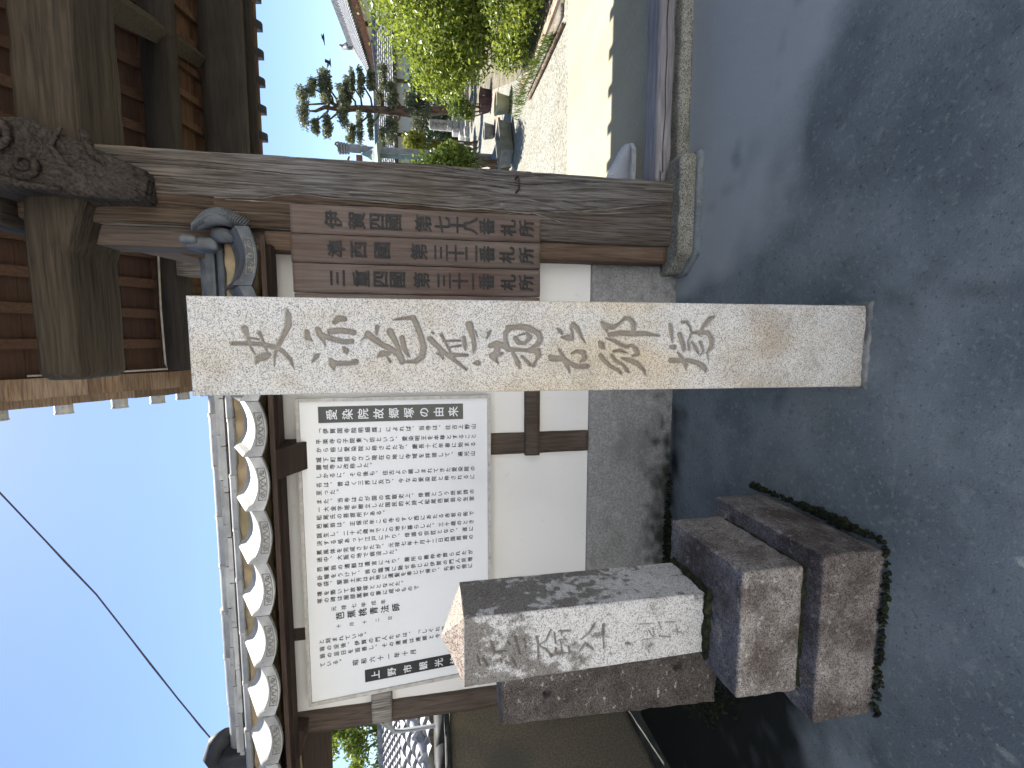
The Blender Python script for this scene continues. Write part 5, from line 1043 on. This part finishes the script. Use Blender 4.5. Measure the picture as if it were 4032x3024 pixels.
for i, (xa, ya, xb, yb) in enumerate(((3.95,5.35,3.93,6.55),(3.95,6.62,4.15,7.75))):
    dx = 0.14; ob('board', MB().hexa([(xa,ya,0.004),(xa+dx,ya,0.004),(xb+dx,yb,0.004),(xb,yb,0.004),(xa,ya,0.05),(xa+dx,ya,0.05),(xb+dx,yb,0.05),(xb,yb,0.05)]), 'earth_path', ed2)

# planters and pots
def planter(name, label, cx, cy, lx, ly, h, ang, ma, group=None, flare=0.12, cat='planter'):
    t = thing(name, label, cat, (cx,cy,0.004), group); c, s = math.cos(ang), math.sin(ang)
    def P(u, v, z): return (cx+u*c-v*s, cy+u*s+v*c, z)
    b = MB(); lv = []
    for z, k in ((0.02,1-flare),(h,1.0)): lv.append([P(sx*lx/2*k, sy*ly/2*k, z) for sx, sy in ((-1,-1),(1,-1),(1,1),(-1,1))])
    inn = [P(sx*(lx/2-0.03), sy*(ly/2-0.03), h) for sx, sy in ((-1,-1),(1,-1),(1,1),(-1,1))]; low = [P(sx*(lx/2-0.05), sy*(ly/2-0.05), h*0.6) for sx, sy in ((-1,-1),(1,-1),(1,1),(-1,1))]
    b.add(lv[0]+lv[1]+inn+low, [(3,2,1,0)]+[(i,(i+1)%4,4+(i+1)%4,4+i) for i in range(4)]+[(4+i,4+(i+1)%4,8+(i+1)%4,8+i) for i in range(4)]+[(8+i,8+(i+1)%4,12+(i+1)%4,12+i) for i in range(4)]+[(12,13,14,15)])
    ob('body', b, ma, t)
    r = MB()
    for i in range(4):
        A = [(-1,-1),(1,-1),(1,1),(-1,1)]; (ax, ay), (bx, by) = A[i], A[(i+1)%4]
        p = [P(ax*(lx/2+0.018), ay*(ly/2+0.018), h-0.030), P(bx*(lx/2+0.018), by*(ly/2+0.018), h-0.030), P(bx*(lx/2-0.02), by*(ly/2-0.02), h-0.030), P(ax*(lx/2-0.02), ay*(ly/2-0.02), h-0.030)]
        r.hexa(p+[(x,y,h+0.012) for x,y,_ in p])
    ob('rim', r, ma, t)
    ft = MB()
    for sx in (-1,1):
        for sy in (-1,1):
            p = P(sx*lx*0.38, sy*ly*0.3, 0.0); ft.box(p[0]-0.025,p[0]+0.025,p[1]-0.025,p[1]+0.025,0.0,0.03)
    ob('feet', ft, ma, t); return t
planter('long_planter', 'long empty grey trough planter standing on the pebbles nearest the gate', 3.72, 8.72, 0.80, 0.42, 0.25, R(28), 'pot_grey')
t = thing('round_pot', 'round cream glazed bowl pot to the right of the grey trough', 'pot', (4.55,8.95,0.004))
ob('body', MB().lathe([(0.0,0.02),(0.14,0.02),(0.15,0.03),(0.185,0.22),(0.20,0.265),(0.18,0.268),(0.16,0.20),(0.0,0.15)], (4.55,8.95,0), 32), 'pot_cream', t, smooth=True)
ob('rim', MB().lathe([(0.178,0.262),(0.182,0.278),(0.203,0.278),(0.207,0.255),(0.19,0.25)], (4.55,8.95,0), 32), 'pot_cream', t, smooth=True)
planter('square_pot', 'small dark rust-red square pot further back on the gravel, beside the bush', 6.0, 11.7, 0.42, 0.32, 0.27, R(5), 'pot_rust', flare=0.05, cat='pot')
t = thing('round_pot', 'small grey-green round pot further back, behind the long trough', 'pot', (5.0,11.1,0.004))
ob('body', MB().lathe([(0.0,0.02),(0.14,0.02),(0.15,0.03),(0.175,0.20),(0.185,0.24),(0.165,0.24),(0.15,0.17),(0.0,0.14)], (5.0,11.1,0), 28), 'pot_grey', t, smooth=True)
ob('rim', MB().lathe([(0.163,0.236),(0.167,0.25),(0.19,0.25),(0.192,0.23),(0.175,0.225)], (5.0,11.1,0), 28), 'pot_grey', t, smooth=True)
t = thing('concrete_slab', 'low grey concrete block lying beside the shrub, left of the small round pot', 'concrete block', (4.15,10.2,0))
ob('block', MB().rough(3.75,4.35,9.7,11.2,0.0,0.10, seg=0.06, bev=0.01, amp=0.004), 'mortar', t, smooth=True)

# memorial stones
t = thing('inscribed_stone', 'small pale upright stone with brush writing and flower vases on a pale base', 'memorial stone', (8.9,19.5,0))
ob('stele', MB().rough(8.68,9.06,19.4,19.6,0.56,1.52, seg=0.05, bev=0.03, amp=0.01), 'pale_stone', t, smooth=True)
b = MB()
for z, pts in ((1.36,((-.08,0),(.06,.02),(.0,-.09),(-.06,-.12))),(1.18,((-.07,.05),(.07,.03),(-.03,-.03),(.06,-.08))),(1.02,((-.06,.04),(.05,0),(-.02,-.08),(.07,-.1))),(.86,((-.05,.05),(.06,.05),(.0,-.06)))):
    b.tube([(8.87+u, 19.39, z+v) for u, v in pts], 0.012, 5)
ob('brush_writing', b, 'dark_stele', t, smooth=True)
ob('base_stone', MB().rough(8.56,9.34,19.3,19.75,0.30,0.58, seg=0.06, bev=0.02, amp=0.006), 'pale_stone', t, smooth=True)
ob('base_stone', MB().rough(8.40,9.5,19.15,19.9,0.0,0.31, seg=0.08, bev=0.02, amp=0.006), 'pale_stone', t, smooth=True)
for x in (8.66, 9.24):
    v = ob('flower_vase', MB().lathe([(0.03,0.31),(0.045,0.33),(0.04,0.5),(0.05,0.58)], (x,19.25,0), 12), 'pale_stone', t, smooth=True)
    b = MB(); rg = random.Random(int(x*10))
    for k in range(16):
        p = Vector((x+rg.uniform(-.1,.1), 19.25+rg.uniform(-.08,.08), 0.68+rg.uniform(-.06,.14))); b.add([p+Vector((rg.uniform(-.03,.03),rg.uniform(-.03,.03),rg.uniform(-.03,.03))) for _ in range(4)], [(0,1,2,3)])
    ob('blossom', b, 'petal_white', v)
t = thing('dark_stele', 'dark polished upright stone with a curved top among the shrubs, right of the pine trunk', 'memorial stone', (10.4,20.6,0))
ob('stele', MB().prism([(10.12,0.3),(10.62,0.3),(10.62,1.35),(10.52,1.47),(10.37,1.51),(10.22,1.47),(10.12,1.35)], 'y', 20.5, 20.68), 'dark_stele', t)
ob('base_stone', MB().rough(9.95,10.8,20.3,20.9,0.0,0.30, seg=0.08, bev=0.02, amp=0.006), 'pale_stone', t, smooth=True)
# stones set along the back of the gravel
t = thing('stone_border', 'row of low pale border stones at the back of the pebbled ground', 'stone border', (9,18.4,0))
rg = random.Random(3)
for k in range(12):
    x = 6.6+0.42*k; y = 17.9+0.03*k+rg.uniform(-.08,.08); h = rg.uniform(.10,.2)
    ob('stone', MB().rough(x,x+rg.uniform(.34,.40),y,y+0.25,0.0,h, seg=0.06, bev=0.04, amp=0.02, freq=5, seed=k), 'pale_stone', t, smooth=True)

# the pine with its clipped cloud-like pads
kp = 18/16
def far(x, z, k): return (x*k, 1.55+(z-1.55)*k)
pt = thing('pine_tree', 'tall clipped pine with separate cloud-like needle pads along a crooked trunk', 'tree', (8.9,18,0))
tr = [far(x, z, kp) for x, z in TRUNK]; tr2 = [far(x, z, kp) for x, z in TRUNK2]
T = [(8.95,18,-0.05)] + [(x, 18, z) for x, z in tr]
ob('trunk', MB().tube(T, [0.19,0.17,0.15,0.13,0.115,0.10,0.08,0.06], 10), 'bark', pt, smooth=True)
ob('trunk', MB().tube([(x, 18, z) for x, z in tr2], [0.08,0.07,0.05,0.03], 8), 'bark', pt, smooth=True)
rg = random.Random(21)
for i, (x, z, rx, rz) in enumerate(PADS):
    X, Z = far(x, z, kp); rx *= kp*1.3; rz *= kp*0.95
    Y_ = 18 + rg.uniform(-0.5, 0.5)
    blobs = []
    for q in range(5):
        u = -0.75+1.5*q/4; blobs.append((X+u*rx*0.8, Y_+rg.uniform(-.15,.15), Z+rg.uniform(-.3,.35)*rz, rx*0.36, rx*0.32+0.12, rz*rg.uniform(.85,1.25)))
    V, Fq, tt = leaves(blobs, int(1100+9000*rx*rz), 0.045, 100+i, shell=0.25, upward=0.8)
    po = leafob('needle_pad', (V, Fq, tt), 'pine_needle', pt)
    zs = [c[1] for c in tr]; zj = max(zs[0], min(zs[-1], Z-0.25-0.1*abs(X-8.6))); xj = float(np.interp(zj, zs, [c[0] for c in tr]))
    br = MB().tube([(xj,18,zj),((xj*0.6+X*0.4), (18+Y_)/2, zj+(Z-zj)*0.25-0.05),(xj*0.25+X*0.75, Y_, Z-rz*0.75),(X,Y_,Z-rz*0.3)], [0.045,0.038,0.028,0.015], 6)
    br.tube([(xj*0.4+X*0.6,Y_,Z-rz*0.8),(X+rx*0.5*(1 if X > xj else -1),Y_,Z-rz*0.1)], [0.02,0.008], 5)
    ob('branch', br, 'bark', po, smooth=True)

# houses behind
def tiled(b, A, B, C, D, rows, cols, amp=0.05, step=0.05, sub=4):
    """roof plane A-B along the ridge, D-C along the eave; rounded tile columns and stepped rows"""
    A, B, C, D = map(Vector, (A, B, C, D)); n = (B-A).cross(D-A).normalized()
    if n.z < 0: n = -n
    vs = []; nu = cols*sub
    for r in range(rows):
        for e in (0, 1):
            t = (r+e)/rows
            for i in range(nu+1):
                u = i/nu; p = A.lerp(B, u).lerp(D.lerp(C, u), t)
                vs.append(tuple(p + n*(amp*abs(math.sin(math.pi*i/sub)) + (step if e else 0))))
    fs = []
    for k in range(2*rows-1):
        for i in range(nu): fs.append((k*(nu+1)+i, k*(nu+1)+i+1, (k+1)*(nu+1)+i+1, (k+1)*(nu+1)+i))
    b.add(vs, fs); return b
t = thing('white_house', 'long white-walled house with a silvery tiled roof behind the pine', 'house', (13,27,0))
ob('wall', MB().box(8.6, 26, 26.0, 30, 0, 3.30), 'far_wall', t)
ob('roof', tiled(MB(), (8.2,28,4.45),(27,28,4.45),(27,25.4,3.28),(8.2,25.4,3.28), 9, 60, 0.025, 0.06, 2), 'far_tile', t)
ob('back_roof', MB().add([(8.2,28,4.44),(27,28,4.44),(27,30.6,3.28),(8.2,30.6,3.28)], [(0,1,2,3)]), 'far_tile_dark', t)
ob('ridge', MB().box(8.1,27.1,27.85,28.15,4.40,4.62), 'far_tile_dark', t)
ob('eave_board', MB().box(8.2,27,25.42,25.50,3.16,3.26), 'far_wood', t)
for x in (8.65, 11.15, 12.55, 13.9, 15.5, 17.5): ob('wall_post', MB().box(x-0.08,x+0.08,25.93,25.995,0,3.2), 'far_wood', t)
for a, c in ((8.7,11.0),(11.25,12.4),(12.7,13.8)): ob('lower_boarding', MB().box(a,c,25.95,25.99,0,2.3), 'far_wood', t)
ob('window', MB().box(14.1,15.3,25.94,25.99,1.3,2.5), 'dark_stele', t)
t = thing('temple_hall', 'large temple hall with a pale tiled roof rising behind the bushes, top right', 'temple hall', (26,38,0))
D_ = Vector((1.3,7.6,0)).normalized()
def Q(s, o, z): return (24.3+D_.x*s+D_.y*o, 36+D_.y*s-D_.x*o, z)
ob('roof', tiled(MB(), Q(-12,0,7.8),Q(7,0,7.8),Q(4.2,-3.6,5.95),Q(-12,-3.6,5.95), 13, 46, 0.06, 0.05), 'far_tile', t)
ob('roof', tiled(MB(), Q(7,0,7.8),Q(7,0.4,7.8),Q(8.6,3.6,5.95),Q(4.2,-3.6,5.95), 13, 20, 0.06, 0.05), 'far_tile', t)
ob('back_roof', MB().add([Q(-12,0,7.79),Q(7,0,7.79),Q(8.6,4,5.9),Q(-12,4,5.9)], [(0,1,2,3)]), 'far_tile_dark', t)
rb_ = MB(); a, c = Vector(Q(-12,0,7.8)), Vector(Q(7.2,0,7.8)); o_ = Vector((D_.y,-D_.x,0))*0.22
rb_.hexa([a-o_,a+o_,c+o_,c-o_,a-o_+Vector((0,0,.42)),a+o_+Vector((0,0,.42)),c+o_+Vector((0,0,.42)),c-o_+Vector((0,0,.42))]); ob('ridge', rb_, 'far_tile_dark', t)
fb = MB().tube([Q(6.9,0,8.0),Q(7.3,0,8.35),Q(7.6,0,8.8),Q(7.5,0.1,9.1)], [0.36,0.30,0.2,0.08], 8); ob('ridge_end_tile', fb, 'far_tile_dark', t, smooth=True)
a, c = Vector(Q(7,0,7.85)), Vector(Q(4.0,-3.9,5.95)); ob('hip_ridge', MB().tube([a, a.lerp(c,0.5)-Vector((0,0,.15)), c, c+Vector((-.3,-.2,.12))], [0.2,0.18,0.16,0.1], 8), 'far_tile_dark', t, smooth=True)
ob('eave_beam', MB().hexa([Q(-12,-3.4,5.55),Q(-12,-2.9,5.55),Q(4,-2.9,5.55),Q(4,-3.4,5.55),Q(-12,-3.4,5.86),Q(-12,-2.9,5.86),Q(4,-2.9,5.86),Q(4,-3.4,5.86)]), 'far_red_wood', t)
ob('wall', MB().hexa([Q(-12,-2.2,0),Q(-12,3,0),Q(3.2,3,0),Q(3.2,-2.2,0),Q(-12,-2.2,5.8),Q(-12,3,5.8),Q(3.2,3,5.8),Q(3.2,-2.2,5.8)]), 'far_wall', t)
for s in (-6,-2.5,0.2,3.1):
    p = Q(s,-2.24,0); ob('wall_post', MB().box(p[0]-0.14,p[0]+0.14,p[1]-0.14,p[1]+0.14,0,5.7), 'far_wood', t)

# the grey column with a small roof edge and a green copper lantern top, just right of the gate post
t = thing('grey_column', 'slim grey column with a stepped tile cap rising beside the pine', 'column', (4.36,11,0))
ob('shaft', MB().tube([(4.385,11,0.0),(4.36,11,2.3),(4.345,11,2.93)], 0.062, 12), 'metal_grey', t, smooth=True)
ob('collar', MB().lathe([(0.05,2.90),(0.085,2.93),(0.085,3.02),(0.06,3.05),(0.09,3.08),(0.09,3.3),(0.075,3.33)], (4.34,11,0), 14), 'metal_grey', t, smooth=True)
cpb = MB()
for i in range(4): cpb.box(4.34-0.10-0.005*i, 4.34+0.07+0.006*i, 10.9, 11.1, 3.33+0.06*i, 3.375+0.06*i)
cpb.tube([(4.36,11,3.57),(4.40,11,3.62),(4.44,11,3.60),(4.46,11,3.53)], [0.03,0.028,0.02,0.01], 8)
ob('stepped_cap', cpb, 'far_tile_dark', t)
t = thing('store_house', 'small white store with tiled eaves glimpsed between the gate post and the column', 'storehouse', (3.7,11.8,0))
ob('wall', MB().box(2.6,4.12,11.3,13.5,0,3.0), 'far_wall', t)
ob('roof', tiled(MB(), (2.5,12.4,3.95),(4.25,12.4,3.95),(4.25,11.0,3.22),(2.5,11.0,3.22), 6, 7, 0.04, 0.04), 'far_tile', t)
ob('eave_board', MB().box(2.5,4.22,11.02,11.10,3.05,3.18), 'far_red_wood', t)
ob('back_roof', MB().add([(2.5,12.4,3.94),(4.25,12.4,3.94),(4.25,13.8,3.2),(2.5,13.8,3.2)], [(0,1,2,3)]), 'far_tile_dark', t)
t = thing('copper_lantern', 'green copper lantern roof with a concave pointed top, beside the gate post', 'lantern', (4.16,10.6,0))
pr = [(0.40,2.60),(0.40,2.64),(0.26,2.70),(0.15,2.78),(0.07,2.88),(0.03,2.98),(0.0,3.02)]
vs = []
for r, z in pr: vs += [(4.08+r*math.cos(a), 10.6+r*math.sin(a), z) for a in (R(15),R(105),R(195),R(285))]
b = MB().add(vs, [(4*i+q, 4*i+(q+1)%4, 4*i+4+(q+1)%4, 4*i+4+q) for i in range(len(pr)-1) for q in range(4)] + [(3,2,1,0)]); ob('roof', b, 'copper_green', t)
ob('post', MB().tube([(4.08,10.6,0),(4.08,10.6,2.6)], 0.05, 10), 'copper_green', t, smooth=True)

# ------------------------------------------------------------------ the neighbouring roofs and tree at the far left
t = thing('neighbour_house', 'sunlit neighbouring roof with wavy silver tiles beyond the end of the wall', 'house', (-9.5,11,0))
ob('roof', tiled(MB(), (-12.5,12,3.05),(-8.0,12,3.05),(-7.9,10.2,2.35),(-12.5,10.2,2.35), 9, 16, 0.05, 0.05), 'far_tile', t)
ob('ridge', MB().rough(-12.5,-7.9,11.9,12.15,3.0,3.22, seg=0.2, bev=0.03, amp=0.01), 'far_tile_dark', t)
ob('wall', MB().box(-12.4,-8.25,10.5,13.4,0,2.5), 'far_wood', t)
t = thing('neighbour_house', 'nearer neighbouring tiled roof with a thick round ridge, just above the low brown wall', 'house', (-8,7.5,0))
ob('roof', tiled(MB(), (-9.5,8.4,2.22),(-5.6,8.4,2.22),(-5.2,7.0,1.60),(-9.5,7.0,1.60), 6, 11, 0.07, 0.06), 'far_tile', t)
ob('hip_ridge', MB().tube([(-6.3,8.3,2.30),(-6.6,7.8,2.05),(-7.0,7.2,1.78),(-7.2,6.9,1.66)], 0.085, 12), 'far_tile', t, smooth=True)
for q in range(5): ob('ridge_tile', MB().tube([(-6.35-0.17*q,8.2-0.28*q,2.31-0.13*q),(-6.37-0.17*q,8.16-0.28*q,2.29-0.13*q)], 0.105, 12), 'far_tile', t, smooth=True)
for q in range(5): ob('ridge_course', MB().box(-6.55,-5.9,8.32,8.5,2.22+0.045*q,2.255+0.045*q), 'far_tile_dark' if q % 2 else 'far_tile', t)
ob('wall', MB().box(-9.4,-5.8,7.4,9.8,0,1.62), 'far_wall', t)
ob('window', MB().box(-8.0,-7.0,7.36,7.395,0.7,1.4), 'far_red_wood', t)
t = thing('metal_stay', 'slanting grey metal stay under the end of the little tiled roof', 'bracket', (-3.6,4.4,1.4))
ob('rod', MB().tube([(-3.55,4.3,2.42),(-3.95,4.3,1.98)], 0.015, 8).tube([(-3.55,4.3,2.42),(-3.75,4.3,2.12),(-3.95,4.3,1.98)], 0.02, 8), 'metal_grey', t, smooth=True)
ob('post', MB().tube([(-3.95,4.3,0.0),(-3.95,4.3,2.0)], 0.02, 8), 'metal_grey', t, smooth=True)
t = thing('leafy_tree', 'sunlit loose-crowned tree beyond the left end of the wall', 'tree', (-13.5,15,0))
bl = []
rg = random.Random(9)
for k in range(26):
    bl.append((-13.8+rg.uniform(-1.6,2.2), 15+rg.uniform(-1,1), 3.3+rg.uniform(-.9,2.1), rg.uniform(.35,.75), rg.uniform(.35,.75), rg.uniform(.3,.6)))
leafob('crown', leaves(bl, 13000, 0.075, 31, shell=0.3), 'tree_leaf', t)
ob('trunk', MB().tube([(-13.5,15,0),(-13.4,15,1.6),(-13.6,15,2.6),(-13.2,15,3.8),(-13.4,15,5)], [0.18,0.16,0.13,0.09,0.04], 8), 'bark', t, smooth=True)
b = MB()
for c in bl[:16]: b.tube([(-13.5,15,2.2+rg.uniform(0,1.2)), ((c[0]-13.5)/2,(c[1]+15)/2,c[2]-0.1), c[:3]], [0.06,0.035,0.012], 5)
ob('limbs', b, 'bark', t, smooth=True)

# ------------------------------------------------------------------ overhead wire and two birds
wb = MB(); P0 = [(0.6,9.3),(-0.8,8.2),(-2.06,7.35),(-3.62,6.33),(-5.36,5.40),(-6.12,4.97),(-7.4,4.4),(-9.5,3.6)]
pts = [(x, 7.0, z) for x, z in P0]; wb.tube(pts, 0.010, 6)
wb.tube([(x+0.004*math.sin(i*2.1), 7.0, z+0.007+0.004*math.cos(i*2.3)) for i, (x, z) in enumerate([(P0[k][0]+(P0[k+1][0]-P0[k][0])*f, P0[k][1]+(P0[k+1][1]-P0[k][1])*f) for k in range(len(P0)-1) for f in (0,0.33,0.66)])], 0.006, 5)
o = ob('overhead_wire', wb, 'wire_black', None, smooth=True); tag(o, 'twisted dark overhead wire crossing the sky on the left', 'wire')
o = ob('overhead_wire', MB().tube([(3.2,24,3.55),(9.3,24,3.62),(15,24,4.3),(24,24,5.0)], 0.012, 5), 'cable_grey', None, smooth=True); tag(o, 'thin pale wire strung behind the pine above the house roof', 'wire')
def bird(c, s, tilt, label):
    t = thing('crow', label, 'bird', c, 'birds in the sky'); cx, cy, cz = c
    ob('body', MB().tube([(cx-0.9*s,cy,cz-0.1*s),(cx-0.4*s,cy,cz),(cx+0.2*s,cy,cz+0.06*s),(cx+0.75*s,cy,cz+0.02*s),(cx+0.95*s,cy,cz)], [0.04*s,0.13*s,0.17*s,0.09*s,0.02*s], 8), 'bird_black', t, smooth=True)
    for sg in (-1, 1):
        ob('wing', MB().add([(cx+0.35*s,cy,cz+0.05*s),(cx-0.35*s,cy,cz+0.05*s),(cx-0.55*s,cy+sg*1.0*s,cz+tilt*s),(cx-0.1*s,cy+sg*1.5*s,cz+tilt*0.8*s),(cx+0.2*s,cy+sg*0.9*s,cz+tilt*s)], [(0,1,2,4),(2,3,4)]), 'bird_black', t)
bird((15.0,25,6.62), 0.28, 0.15, 'black bird gliding high in the sky right of the gate post')
bird((13.9,25,6.35), 0.24, 0.9, 'black bird with raised wings close above the pine')
bpy.data.objects.remove(_to); bpy.data.curves.remove(_tc)
